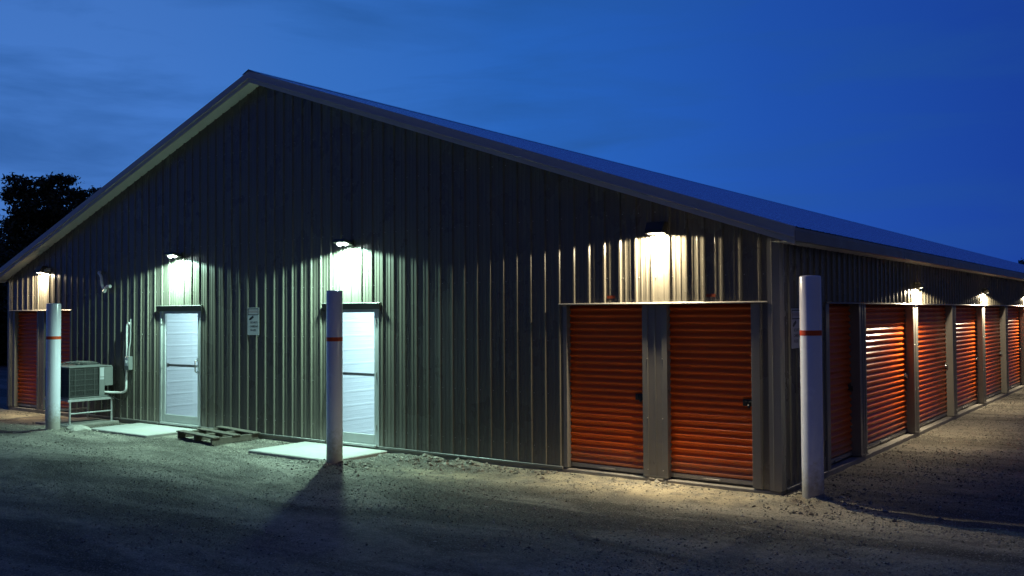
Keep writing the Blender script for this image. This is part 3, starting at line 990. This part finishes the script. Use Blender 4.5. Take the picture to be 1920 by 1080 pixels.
def wall_pack(loc, rz, label, group, power, scale=1.0, lens=LENS_WARM, sensor=False, depth=0.165):
    """dark wedge wall pack, local -y away from the wall, origin at its base on the wall"""
    o = empty("wall_lamp", loc, rz); tag(o, label, "wall lamp", group)
    w = 0.118 * scale; h = 0.145 * scale; d = depth
    mb = MB()
    # hollow hood: back, sides, sloped front, top; open underneath
    t = 0.006
    side = [(-0.0, 0.0), (-d, 0.012), (-d, 0.055 * scale), (-d * 0.72, h), (0.0, h)]
    for x in (-w, w - t): mb.prism(side, 0, x, x + t)
    mb.prism([(-d, 0.012), (-d - 0.005, 0.012), (-d - 0.005, 0.057 * scale), (-d, 0.055 * scale)], 0, -w, w)
    mb.prism([(-d, 0.055 * scale), (-d - 0.004, 0.058 * scale), (-d * 0.72, h + 0.004), (-d * 0.72, h)], 0, -w, w)
    mb.box(-w, w, -d * 0.72, -0.001, h, h + 0.005)
    mb.box(-w, w, -0.014, -0.001, 0.0, h)
    mb.build("housing", BRONZE, o)
    ln = MB(); n = 8; r = d * 0.30; vs = []
    for i in range(n + 1):
        a = math.pi * i / n
        for x in (-w * 0.82, w * 0.82): vs.append((x, -d * 0.52 + math.cos(a) * r * 1.25, 0.030 - math.sin(a) * r * 0.55))
    ln.add(vs, [(2 * i, 2 * i + 1, 2 * i + 3, 2 * i + 2) for i in range(n)], smooth=True)
    ln.build("lens", lens, o)
    if sensor:
        s = MB(); s.box(w + 0.02, w + 0.16, -0.05, -0.002, 0.04, 0.10, bev=0.01)
        s.cyl((w + 0.10, -0.05, 0.07), (w + 0.17, -0.14, 0.045), 0.022, 0.03, 14)
        s.build("sensor", ALU, o)
    side_ = depth < 0.15
    spot("lamp_glow", o, (0, -d * (0.82 if side_ else 0.52), 0.0), power, C_WARM, 172, 0.05, 0.035, (0, 0, 0),
         0.50 if side_ else 0.45, 0.55 if side_ else 0.32, 0.45 if side_ else 0.88, 0.015, 5.0 if side_ else 2.4)
    return o


def led_pack(loc, label, power):
    o = empty("wall_lamp", loc); tag(o, label, "wall lamp", "led lamps over the glass doors")
    mb = MB()
    mb.box(-0.055, 0.055, -0.045, -0.001, -0.02, 0.10, bev=0.006)
    mb.tube([(0, -0.04, 0.05), (0, -0.09, 0.065), (0, -0.13, 0.05)], 0.017, 10)
    th = math.radians(16)
    mb2 = MB(); mb2.box(-0.135, 0.135, -0.095, 0.085, -0.012, 0.030, bev=0.008)
    for i in range(6): mb2.box(-0.12, 0.12, -0.075 + i * 0.026, -0.068 + i * 0.026, 0.031, 0.046)
    mb.build("bracket", BRONZE, o)
    head = mb2.build("head", BRONZE, o); head.location = (0, -0.20, 0.035); head.rotation_euler = (-th, 0, 0)
    l2 = MB()
    for x in (-0.062, 0.062):
        n = 14
        l2.add([(x + 0.048 * math.cos(2 * math.pi * i / n), 0.045 * math.sin(2 * math.pi * i / n), -0.013) for i in range(n)]
               + [(x + 0.026 * math.cos(2 * math.pi * i / n), 0.024 * math.sin(2 * math.pi * i / n), -0.036) for i in range(n)],
               [(i, (i + 1) % n, n + (i + 1) % n, n + i) for i in range(n)] + [tuple(range(2 * n - 1, n - 1, -1))])
    l2.build("lens", LENS_LED, head)
    spot("led_glow", head, (0, 0.0, -0.05), power, C_LED, 164, 0.14, 0.04, (math.radians(16), 0, 0), 0.95, 0.28, 0.95)
    return o


wall_pack((-1.475, -0.003, 2.965), 0, "square bronze wall lamp glowing above the two orange doors at the near corner", None, P_WARM)
wall_pack((-16.17, -0.003, 2.925), 0, "bronze wall lamp with a small sensor at the far left end of the gable wall", None, P_WARM * 0.55, sensor=True)
led_pack((-11.25, -0.003, 3.065), "slim led lamp above the glass door beside the air conditioner", P_LED * 0.8)
led_pack((-6.82, -0.003, 3.075), "slim led lamp above the glass door behind the middle bollard", P_LED)
names = {1: "nearest", 2: "second nearest", 3: "third", 4: "fourth", 5: "fifth", 6: "sixth"}
for i in range(1, 7):
    wall_pack((0.022, 3.05 * 2 * i + 0.16, 2.385), math.pi / 2,
              f"small warm lamp on the side wall, {names[i]} from the building corner", "lamps along the side wall", P_SIDE, 0.72, LENS_SIDE, depth=0.13)


# ------------------------------------------------------------------ signs
def text_mesh(body, size, name):
    c = bpy.data.curves.new(name, 'FONT'); c.body = body; c.size = size; c.align_x = 'CENTER'; c.align_y = 'CENTER'
    c.offset = size * 0.018
    ob = bpy.data.objects.new(name, c); COL.objects.link(ob)
    dg = bpy.context.evaluated_depsgraph_get()
    me = bpy.data.meshes.new_from_object(ob.evaluated_get(dg))
    bpy.data.objects.remove(ob); bpy.data.curves.remove(c)
    return me


def sign(loc, rz, label):
    o = empty("warning_sign", loc, rz); tag(o, label, "sign", "security camera signs")
    w, h = 0.152, 0.232
    mb = MB(); mb.box(-w, w, -0.004, 0.0, -h, h, bev=0.001); b = mb.build("board", SIGNWHITE, o)
    mb = MB()
    for a in ((-w + 0.012, w - 0.012, h - 0.026, h - 0.012), (-w + 0.012, w - 0.012, h - 0.125, h - 0.112),
              (-w + 0.012, -w + 0.026, h - 0.112, h - 0.026), (w - 0.026, w - 0.012, h - 0.112, h - 0.026)):
        mb.box(a[0], a[1], -0.0052, -0.0042, a[2], a[3])
    # camera pictogram: tilted body, lens, wall arm
    c, s = math.cos(0.45), math.sin(0.45)
    def R(x, z): return (-0.035 + c * x - s * z, 0.060 + s * x + c * z)
    for poly in ([(-0.055, -0.018), (0.045, -0.018), (0.045, 0.022), (-0.055, 0.022)], [(-0.078, -0.012), (-0.055, -0.012), (-0.055, 0.014), (-0.078, 0.014)]):
        mb.prism([R(*p_) for p_ in poly], 1, -0.0052, -0.0042)
    mb.prism([(-0.085, 0.022), (-0.070, 0.022), (-0.040, 0.050), (-0.052, 0.058)], 1, -0.0052, -0.0042)
    mb.build("camera_picture", SIGNBLACK, o)
    for body, size, z, m, x in (("WARNING", 0.058, h - 0.069, SIGNRED, 0), ("SECURITY", 0.046, -0.020, SIGNBLACK, 0.018),
                                ("CAMERAS", 0.048, -0.085, SIGNBLACK, 0.018), ("IN USE", 0.050, -0.150, SIGNBLACK, 0.0)):
        me = text_mesh(body, size, "lettering"); me.materials.append(m)
        for p_ in me.polygons: p_.material_index = 0
        t = inst("lettering", me, o, (x, -0.0056, z)); t.rotation_euler = (math.radians(90), 0, 0)
    return o


sign((-9.185, -0.0205, 1.90), 0, "white warning sign on the gable wall between the two glass doors")
sign((0.0215, 0.495, 1.82), math.pi / 2, "white warning sign on the side wall just beside the near right bollard")


# ------------------------------------------------------------------ bollards
def bollard(key, label, r, base, top, band):
    x, y = BOLL[key]
    o = empty("bollard", (x, y, 0)); tag(o, label, "bollard", "white bollards in front of the building")
    mb = MB(); n = 40
    rings = [(r, base), (r, top - 0.012), (r - 0.004, top - 0.004), (r - 0.012, top), (r * 0.5, top + 0.004)]
    vs = []
    for rr, z in rings:
        for i in range(n):
            t = 2 * math.pi * i / n; vs.append((rr * math.cos(t), rr * math.sin(t), z))
    vs.append((0, 0, top + 0.005))
    fs = []
    for k in range(len(rings) - 1):
        for i in range(n): fs.append((k * n + i, k * n + (i + 1) % n, (k + 1) * n + (i + 1) % n, (k + 1) * n + i))
    k = len(rings) - 1
    fs += [(k * n + i, k * n + (i + 1) % n, len(vs) - 1) for i in range(n)]
    mb.add(vs, fs, smooth=True); mb.build("sleeve", SLEEVE, o)
    mb = MB(); mb.cyl((0, 0, band - 0.028), (0, 0, band + 0.028), r + 0.0018, n=40, caps=False); mb.build("band", REDBAND, o)
    return o


bollard("left", "white bollard with orange band in front of the air conditioner, leftmost of the three", 0.122, -0.25, 2.235, 1.615)
bollard("middle", "white bollard with orange band standing before the second glass door slab", 0.112, -0.25, 2.345, 1.668)
bollard("right", "white bollard with orange band at the building corner beside the orange doors", 0.115, -0.25, 2.405, 1.785)


# ------------------------------------------------------------------ concrete slabs in front of the doors
def slab(x0, x1, y0, label):
    mb = MB(); mb.box(x0, x1, y0, -0.036, -0.22, -0.037, bev=0.012)
    o = mb.build("concrete_slab", CONC); tag(o, label, "slab", "door slabs"); return o


slab(-12.52, -10.71, -1.06, "pale concrete slab at the glass door beside the air conditioner")
slab(-7.86, -6.03, -1.17, "pale concrete slab at the glass door behind the middle bollard")

# ------------------------------------------------------------------ pallet
pal = empty("wood_pallet", (-9.54, -0.47, -0.068), math.radians(-4))
pal.location.z = -0.085
pal.rotation_euler = (0, math.radians(1.5), math.radians(-4))
tag(pal, "weathered wooden pallet with wide gaps lying on the gravel between the two slabs", "pallet")
for x in (-0.50, 0.0, 0.50):
    mb = MB(); mb.box(x - 0.024, x + 0.024, -0.44, 0.44, 0.018, 0.116, bev=0.003); mb.build("stringer", WOOD, pal)
for i, y in enumerate((-0.37, 0.01, 0.38)):
    mb = MB(); j = random.uniform(-0.02, 0.02)
    mb.box(-0.56 + j, 0.56 + j, y - 0.072, y + 0.072, 0.117, 0.137, bev=0.003); mb.build("deck_board", WOOD, pal)
for y in (-0.37, 0.38):
    mb = MB(); mb.box(-0.55, 0.55, y - 0.05, y + 0.05, 0.0, 0.017, bev=0.003); mb.build("base_board", WOOD, pal)

# ------------------------------------------------------------------ condenser on its stand
ac = empty("air_conditioner", (-13.78, -0.55, 0.43))
tag(ac, "grey outdoor air conditioning unit raised on a metal stand by the left wall", "air conditioner")
hx, hy, hh = 0.42, 0.43, 0.585
mb = MB()
mb.box(-hx, hx, -hy, hy, 0, 0.03, bev=0.004)                     # base pan
mb.box(-hx - 0.012, hx + 0.012, -hy - 0.012, hy + 0.012, hh, hh + 0.028, bev=0.012)   # lid
for sx, sy in ((-1, -1), (-1, 1)):
    mb.box(sx * hx - 0.02, sx * hx + 0.02, sy * hy - 0.02, sy * hy + 0.02, 0.03, hh, bev=0.004)
# service corner (far end of the +x face), with a cut away pipe corner below
mb.box(hx - 0.30, hx + 0.004, hy - 0.26, hy - 0.15, 0.03, hh, bev=0.003)
mb.box(hx - 0.30, hx + 0.004, hy - 0.149, hy + 0.02, 0.22, hh, bev=0.003)
mb.build("cabinet", ACMETAL, ac)
mb = MB(); mb.box(-hx + 0.03, hx - 0.03, -hy + 0.03, hy - 0.27, 0.03, hh - 0.002)
mb.box(-hx + 0.05, hx - 0.31, hy - 0.27, hy - 0.02, 0.03, hh - 0.002); mb.build("coil", ACDARK, ac)
# louvre guard: horizontal wires on +x and -y faces
mb = MB()
mb.box(hx - 0.012, hx + 0.002, -hy - 0.002, -hy + 0.014, 0.03, hh)
for i in range(27):
    z = 0.05 + i * 0.0203; hv = 0.007 if i % 5 == 0 else 0.0016
    mb.box(hx - 0.008, hx - 0.002 + (0.004 if i % 5 == 0 else 0), -hy + 0.02, hy - 0.262, z, z + hv)
    mb.box(-hx + 0.02, hx - 0.02, -hy - 0.001, -hy + 0.006, z, z + hv)
for j in range(3):
    y = -hy + 0.02 + (2 * hy - 0.28) * (j + 0.5) / 3
    mb.box(hx - 0.001, hx + 0.004, y - 0.004, y + 0.004, 0.04, hh)
    x = -hx + 2 * hx * (j + 0.5) / 3
    mb.box(x - 0.004, x + 0.004, -hy - 0.007, -hy - 0.0015, 0.04, hh)
mb.build("coil_guard", ACGRID, ac)
# fan dome and guard rings
mb = MB()
n = 36
rad = [(0.40, 0.026), (0.36, 0.052), (0.30, 0.080), (0.20, 0.100), (0.09, 0.108)]
vs = []
for r, z in rad:
    for i in range(n): vs.append((r * math.cos(2 * math.pi * i / n), r * math.sin(2 * math.pi * i / n), hh + z))
fs = [(i, (i + 1) % n, n + (i + 1) % n, n + i) for i in range(n)]
fs += [(4 * n + i for i in range(n))]
fs = [tuple(f) for f in fs]
mb.add(vs, fs, smooth=True)
for r, z in ((0.33, 0.070), (0.28, 0.087), (0.235, 0.096), (0.19, 0.103), (0.145, 0.107), (0.10, 0.110)):
    mb.tube([(r * math.cos(2 * math.pi * i / 24), r * math.sin(2 * math.pi * i / 24), hh + z) for i in range(25)], 0.004, 6)
for i in range(12):
    a = 2 * math.pi * i / 12
    mb.tube([(r * math.cos(a), r * math.sin(a), hh + z) for r, z in ((0.36, 0.056), (0.25, 0.095), (0.09, 0.111))], 0.004, 6)
mb.build("fan_guard", ACMETAL, ac)
mb = MB(); mb.cyl((0, 0, hh - 0.05), (0, 0, hh + 0.055), 0.07, n=16)
for i in range(3):
    a = 2 * math.pi * i / 3
    c, s = math.cos(a), math.sin(a)
    mb.add([(c * 0.06 - s * 0.05, s * 0.06 + c * 0.05, hh + 0.035), (c * 0.06 + s * 0.05, s * 0.06 - c * 0.05, hh + 0.05),
            (c * 0.28 + s * 0.12, s * 0.28 - c * 0.12, hh + 0.055), (c * 0.28 - s * 0.10, s * 0.28 + c * 0.10, hh + 0.037)], [(0, 1, 2, 3)])
mb.build("fan", ACDARK, ac)
mb = MB(); mb.box(hx + 0.005, hx + 0.0065, hy - 0.245, hy - 0.165, 0.40, 0.575); mb.box(hx + 0.005, hx + 0.0065, hy - 0.245, hy - 0.165, 0.345, 0.385)
mb.build("rating_label", SIGNWHITE, ac)
mb = MB(); mb.cyl((hx - 0.12, hy - 0.08, 0.10), (hx + 0.02, hy - 0.08, 0.10), 0.02, n=12); mb.cyl((hx - 0.12, hy - 0.08, 0.17), (hx + 0.01, hy - 0.08, 0.17), 0.012, n=12)
mb.box(hx - 0.29, hx - 0.24, hy - 0.149, hy + 0.0, 0.03, 0.219)
mb.build("service_valves", BLACK, ac)

st = empty("condenser_stand", (-13.78, -0.55, -0.04))
tag(st, "light metal pipe stand under the air conditioning unit", "stand")
H0 = 0.468
mb = MB()
for x in (-0.43, 0.43): mb.box(x - 0.02, x + 0.02, -0.46, 0.46, H0 - 0.045, H0 - 0.002, bev=0.003)
for y in (-0.35, 0.35): mb.box(-0.408, 0.408, y - 0.018, y + 0.018, H0 - 0.043, H0 - 0.004, bev=0.003)
mb.build("top_frame", GALV, st)
for x in (-0.43, 0.43):
    for y in (-0.42, 0.42):
        mb = MB(); mb.cyl((x, y, 0.0), (x, y, H0 - 0.046), 0.019, n=14); mb.box(x - 0.045, x + 0.045, y - 0.045, y + 0.045, -0.001, 0.006)
        mb.build("leg", GALV, st)
for x in (-0.43, 0.43):
    mb = MB(); mb.cyl((x, -0.402, 0.20), (x, 0.402, 0.20), 0.015, n=12); mb.build("crossbar", GALV, st)
mb = MB(); mb.box(-14.42, -13.22, -1.08, -0.04, -0.14, -0.041, bev=0.01)
o = mb.build("concrete_pad", FOUND); tag(o, "low concrete pad under the air conditioner stand", "pad")

# ------------------------------------------------------------------ refrigerant line cover, disconnect box, vent pipe
ls = empty("pipe_run", (-13.05, 0, 0)); tag(ls, "white insulated pipe bending from the air conditioner up the wall", "pipe")
pth = [(-0.42, -0.30, 0.53), (-0.25, -0.17, 0.515)] + bez((-0.12, -0.07, 0.51), (0.06, -0.046, 0.50), (0.07, -0.046, 0.62), 7) + \
      [(0.075, -0.046, 0.80), (0.085, -0.046, 1.05)]
mb = MB(); mb.tube(pth, 0.023, 14); mb.build("lower_sleeve", PVC, ls)
pth = [(0.085, -0.046, 1.06), (0.10, -0.046, 1.30), (0.095, -0.046, 1.60)] + bez((0.095, -0.046, 1.72), (0.095, -0.046, 1.86), (0.10, -0.005, 1.86), 7)
mb = MB(); mb.tube(pth, 0.027, 14); mb.build("upper_sleeve", PVC, ls)
mb = MB(); mb.tube([(-0.45, -0.25, 0.60), (-0.30, -0.16, 0.46)] + bez((-0.2, -0.12, 0.40), (0.02, -0.046, 0.30), (0.12, -0.06, 0.45), 7) + [(0.17, -0.04, 0.70), (0.17, -0.03, 0.98)], 0.010, 8)
mb.tube([(0.045, -0.046, 0.78), (0.03, -0.09, 1.0), (0.04, -0.09, 1.35), (0.03, -0.05, 1.62), (0.03, 0.0, 1.66)], 0.010, 8)
mb.build("cable", BLACK, ls)
db = empty("electrical_box", (-12.87, -0.02, 1.09)); tag(db, "small grey electrical disconnect box on the wall right of the white pipe", "electrical box")
mb = MB(); mb.box(-0.07, 0.07, -0.09, 0.0, -0.13, 0.13, bev=0.006); mb.build("box", ACMETAL, db)
mb = MB(); mb.box(-0.055, 0.055, -0.097, -0.0905, -0.05, 0.11, bev=0.002); mb.box(-0.015, 0.015, -0.115, -0.0975, 0.0, 0.05, bev=0.003); mb.build("cover", SIGNWHITE, db)
mb = MB(); mb.tube([(0.0, -0.04, 0.125), (0.0, -0.035, 0.28), (0.03, -0.03, 0.42), (0.035, -0.03, 0.85)], 0.013, 10); mb.build("conduit", GALV, db)

vp = empty("vent_pipe", (-13.8, 0, 2.6)); tag(vp, "short crooked white vent pipe high on the wall above the air conditioner", "vent pipe")
pth = [(-0.16, 0.0, 0.285), (-0.15, -0.06, 0.28)] + bez((-0.12, -0.08, 0.26), (0.0, -0.09, 0.22), (0.01, -0.09, 0.10), 6) + \
      bez((0.02, -0.09, 0.04), (0.04, -0.09, -0.05), (0.14, -0.09, -0.085), 6)
mb = MB(); mb.tube(pth, 0.027, 14); mb.build("riser", PVC, vp)
mb = MB(); mb.tube([(0.10, -0.09, -0.115), (0.17, -0.09, -0.04), (0.21, -0.09, -0.012), (0.31, -0.09, -0.012)], [0.034, 0.030, 0.030, 0.034], 14); mb.build("elbow", PVC, vp)


# ------------------------------------------------------------------ stones
def lump(name, size, seed, matl, parent=None, squash=0.45):
    import bmesh
    bm = bmesh.new(); bmesh.ops.create_icosphere(bm, subdivisions=3, radius=1)
    r = random.Random(seed)
    pl = [(Vector((r.uniform(-1, 1), r.uniform(-1, 1), r.uniform(-0.6, 1))).normalized(), r.uniform(0.72, 0.95)) for _ in range(13)]
    for v in bm.verts:
        for n, d in pl:
            t = v.co.dot(n)
            if t > d: v.co -= n * (t - d)
        v.co += Vector((r.uniform(-1, 1), r.uniform(-1, 1), r.uniform(-1, 1))) * 0.018
        v.co = Vector((v.co.x * size[0], v.co.y * size[1], v.co.z * size[2]))
    me = bpy.data.meshes.new(name); bm.to_mesh(me); bm.free(); me.materials.append(matl)
    o = bpy.data.objects.new(name, me); COL.objects.link(o)
    return o


rk = lump("rock", (0.26, 0.17, 0.085), 5, STONE); rk.location = (-12.62, -1.20, -0.055); rk.rotation_euler = (0, 0, 0.3)
tag(rk, "flat pale rock beside the left corner of the slab near the air conditioner", "rock")

# octahedral gravel stones as one loose mass
OCT_V = np.array([[1, 0, 0], [-1, 0, 0], [0, 1, 0], [0, -1, 0], [0, 0, 1], [0, 0, -1]], float)
OCT_F = np.array([[0, 2, 4], [2, 1, 4], [1, 3, 4], [3, 0, 4], [2, 0, 5], [1, 2, 5], [3, 1, 5], [0, 3, 5]])


def stones(x, y, s, dark=0.0):
    n = len(x)
    V = OCT_V[None] * (1 + rng.uniform(-0.28, 0.28, (n, 6, 3))) + rng.uniform(-0.25, 0.25, (n, 6, 3))
    V = V * s[:, None, None] * np.stack([rng.uniform(0.75, 1.35, n), rng.uniform(0.75, 1.2, n), rng.uniform(0.45, 0.8, n)], -1)[:, None, :]
    a = rng.uniform(0, 2 * np.pi, n); c, q = np.cos(a)[:, None], np.sin(a)[:, None]
    X = V[..., 0] * c - V[..., 1] * q; Y = V[..., 0] * q + V[..., 1] * c
    Z = V[..., 2] + ground_z(x, y)[:, None] + s[:, None] * 0.22
    V = np.stack([X + x[:, None], Y + y[:, None], Z], -1)
    F_ = OCT_F[None] + (np.arange(n) * 6)[:, None, None]
    tone = np.clip(rng.beta(2.2, 2.0, n) - dark, 0, 1)
    return V.reshape(-1, 3), F_.reshape(-1, 3), np.repeat(tone, 6)


def keep(x, y):
    bad = (x < 0.03) & (y > -0.03) & (x > -W)
    for x0, x1, y0 in ((-12.54, -10.69, -1.08), (-7.88, -6.01, -1.19), (-14.44, -13.2, -1.1)): bad |= (x > x0) & (x < x1) & (y > y0)
    for bx, by in BOLL.values(): bad |= (x - bx) ** 2 + (y - by) ** 2 < 0.13 ** 2
    return ~bad


xs, ys, ss = [], [], []
def scatter(n, x0, x1, y0, y1, s0, s1, clump=0.0):
    x = rng.uniform(x0, x1, n); y = rng.uniform(y0, y1, n)
    k = keep(x, y)
    if clump > 0: k &= (fbm(x * 0.9, y * 1.3, 4) + 0.5) > clump * rng.random(n) * 1.9
    x, y = x[k], y[k]
    s = s0 * (s1 / s0) ** (rng.random(len(x)) ** 2.6)
    xs.append(x); ys.append(y); ss.append(s)


scatter(120000, -12, 6.0, -7.2, -0.03, 0.005, 0.0145, 0.80)
scatter(9000, -20, -11, -5.5, 0.5, 0.006, 0.022, 0.5)
scatter(42000, 0.03, 7, -0.8, 16, 0.0065, 0.018, 0.35)
scatter(9000, 0.03, 8, 12, 34, 0.012, 0.028, 0.3)
scatter(420, -9, 4, -6.5, -0.03, 0.012, 0.028, 0.8)
gvx, gfx, gt = stones(np.concatenate(xs), np.concatenate(ys), np.concatenate(ss))
o = bpy.data.objects.new("gravel", np_mesh("gravel", gvx, gfx, 3, PEBBLE, False, ("tone", gt))); COL.objects.link(o)
tag(o, "loose grey gravel scattered over the yard", "gravel", kind="stuff")
# rubble clods along the wall foot, slab edges and bollard mounds
xs, ys, ss = [], [], []
for cx, cy, rx, ry, n, s0, s1 in ((-4.85, -0.32, 0.75, 0.20, 420, 0.010, 0.045), (0.42, -0.165, 0.36, 0.30, 260, 0.010, 0.034), (-5.9, -1.25, 0.40, 0.28, 260, 0.010, 0.040),
                                  (-1.55, -0.16, 0.20, 0.07, 40, 0.012, 0.045), (-3.05, -0.12, 0.16, 0.05, 22, 0.015, 0.045), (-12.85, -1.45, 0.45, 0.2, 110, 0.010, 0.035),
                                  (-7.0, -1.23, 0.9, 0.05, 120, 0.008, 0.026), (-11.6, -1.12, 0.9, 0.05, 120, 0.008, 0.030), (-8.5, -0.12, 0.5, 0.07, 120, 0.008, 0.030),
                                  (-3.6, -0.15, 0.9, 0.07, 140, 0.006, 0.026), (-0.25, -0.14, 0.5, 0.06, 60, 0.008, 0.022), (0.12, 3.0, 0.05, 2.0, 90, 0.008, 0.024)):
    x = rng.normal(cx, rx, n); y = rng.normal(cy, ry, n); k = keep(x, y); x, y = x[k], y[k]
    xs.append(x); ys.append(y); ss.append(s0 * (s1 / s0) ** (rng.random(len(x)) ** 2.2))
gvx, gfx, gt = stones(np.concatenate(xs), np.concatenate(ys), np.concatenate(ss), 0.08)
o = bpy.data.objects.new("rubble", np_mesh("rubble", gvx, gfx, 3, PEBBLE, False, ("tone", gt))); COL.objects.link(o)
tag(o, "broken clods and stone chips along the wall foot and round the bollards", "rubble", kind="stuff")


# ------------------------------------------------------------------ trees
def tree(name, base, clumps, label, n_leaf, leaf, group=None, trunk_r=0.22):
    o = empty(name, base); tag(o, label, "tree", group)
    mb = MB(); top = max(c[2] for c in clumps)
    mid = (clumps[0][0] * 0.3, clumps[0][1] * 0.3, top * 0.33)
    mb.tube([(0, 0, -0.3), (0.05, 0, 0.8), mid], [trunk_r * 1.25, trunk_r, trunk_r * 0.75], 10)
    for cx, cy, cz, r in clumps:
        m2 = (mid[0] * 0.4 + cx * 0.5 + random.uniform(-.3, .3), mid[1] * 0.4 + cy * 0.5 + random.uniform(-.3, .3), (mid[2] + cz) * 0.5)
        mb.tube([mid, m2, (cx, cy, cz)], [trunk_r * 0.45, trunk_r * 0.28, trunk_r * 0.10], 7)
        for _ in range(5):
            v = Vector((random.gauss(0, 1), random.gauss(0, 1), random.gauss(0, 0.7))).normalized() * r * 0.95
            mb.tube([(cx, cy, cz), (cx + v.x * .5, cy + v.y * .5, cz + v.z * .6), (cx + v.x, cy + v.y, cz + v.z)], [trunk_r * .09, trunk_r * .05, trunk_r * .02], 5)
    mb.build("trunk", BARK, o)
    tot = sum(c[3] ** 2 for c in clumps); P = []
    for cx, cy, cz, r in clumps:
        n = int(n_leaf * r * r / tot)
        # leaf sprays: small sub clusters with gaps between
        nc = max(10, int(26 * r * r))
        d = rng.normal(size=(nc, 3)); d /= np.linalg.norm(d, axis=1)[:, None]
        cc = d * (r * rng.uniform(0.35, 1.08, nc) ** 0.6)[:, None] * np.array([1, 1, 0.82])
        idx = rng.integers(0, nc, n)
        sp = rng.normal(size=(n, 3)) * (0.115 * r + 0.09) * np.array([1, 1, 0.62])
        P.append(cc[idx] + sp + np.array([cx, cy, cz]))
    P = np.concatenate(P); n = len(P)
    u = rng.normal(size=(n, 3)); u /= np.linalg.norm(u, axis=1)[:, None]
    w = np.cross(u, rng.normal(size=(n, 3))); w /= np.linalg.norm(w, axis=1)[:, None]
    s = leaf * rng.uniform(0.6, 1.35, n)[:, None]
    V = np.stack([P - u * s, P + w * s * 0.42, P + u * s, P - w * s * 0.42], 1).reshape(-1, 3)
    F_ = np.arange(n * 4).reshape(-1, 4)
    me = np_mesh("crown", V, F_, 4, LEAF, False, ("tone", np.repeat(rng.random(n), 4)))
    inst("crown", me, o)
    return o


def at_ray(px, py, t):
    """world point on the ground-plan bearing of photo column px, t metres along"""
    d = fwd + rt2 * (px - 960) / 1758.758 + up2 * (540 - py) / 1758.758
    return Vector((3.836, -10.328, 2.022)) + d * t


# big tree behind the left roof edge, 46 m out
B = at_ray(95, 590, 46); B.z = -0.1
cl = []
for px, py, r, dt in ((50, 352, 0.85, 0), (112, 352, 0.82, 1), (150, 368, 0.62, 0.5), (178, 366, 0.42, 0), (24, 372, 0.5, 0.3), (28, 405, 0.55, -0.4), (82, 392, 1.15, 0.5),
                      (128, 405, 1.0, 0), (60, 440, 1.3, 0), (110, 455, 1.5, 0.6), (24, 455, 0.9, 0.8), (170, 430, 1.0, 0), (60, 520, 1.7, 0), (150, 500, 1.6, 1.0), (5, 500, 1.3, 0.0)):
    P = at_ray(px, py, 46 + dt); cl.append((P.x - B.x, P.y - B.y, P.z - B.z, r))
tree("broadleaf_tree", B, cl, "tall dark leafy tree rising behind the left roof edge", 42000, 0.105)
for i, (px, t, h, n, lab) in enumerate(((-30, 40, 5.6, 17000, "dark bushy tree filling the gap beside the left end of the wall"),
                                        (-190, 43, 6.2, 12000, "dark bushy tree just outside the left edge, beyond the gap"),
                                        (10, 58, 6.4, 14000, "dark tree further behind the left wall end"))):
    B = at_ray(px, 590, t); B.z = -0.1
    cl = [(random.uniform(-1.8, 1.8), random.uniform(-1.8, 1.8), h * f, h * 0.30) for f in (0.22, 0.3, 0.42, 0.5, 0.62, 0.74)]
    cl += [(random.uniform(-2.4, 2.4), random.uniform(-2.0, 2.0), h * 0.15, h * 0.26) for _ in range(3)]
    tree("bushy_tree", B, cl, lab, n, 0.13)
B = at_ray(1912, 590, 125); B.z = -0.1
cl = []
for px, py, r in ((1911, 507, 1.1), (1899, 509, 0.6), (1926, 508, 1.6), (1940, 505, 2.2), (1925, 535, 3.0), (1905, 550, 2.6)):
    P = at_ray(px, py, 125); cl.append((P.x - B.x, P.y - B.y, P.z - B.z, r))
tree("broadleaf_tree", B, cl, "small dark treetop showing above the roof at the far right", 9000, 0.2)
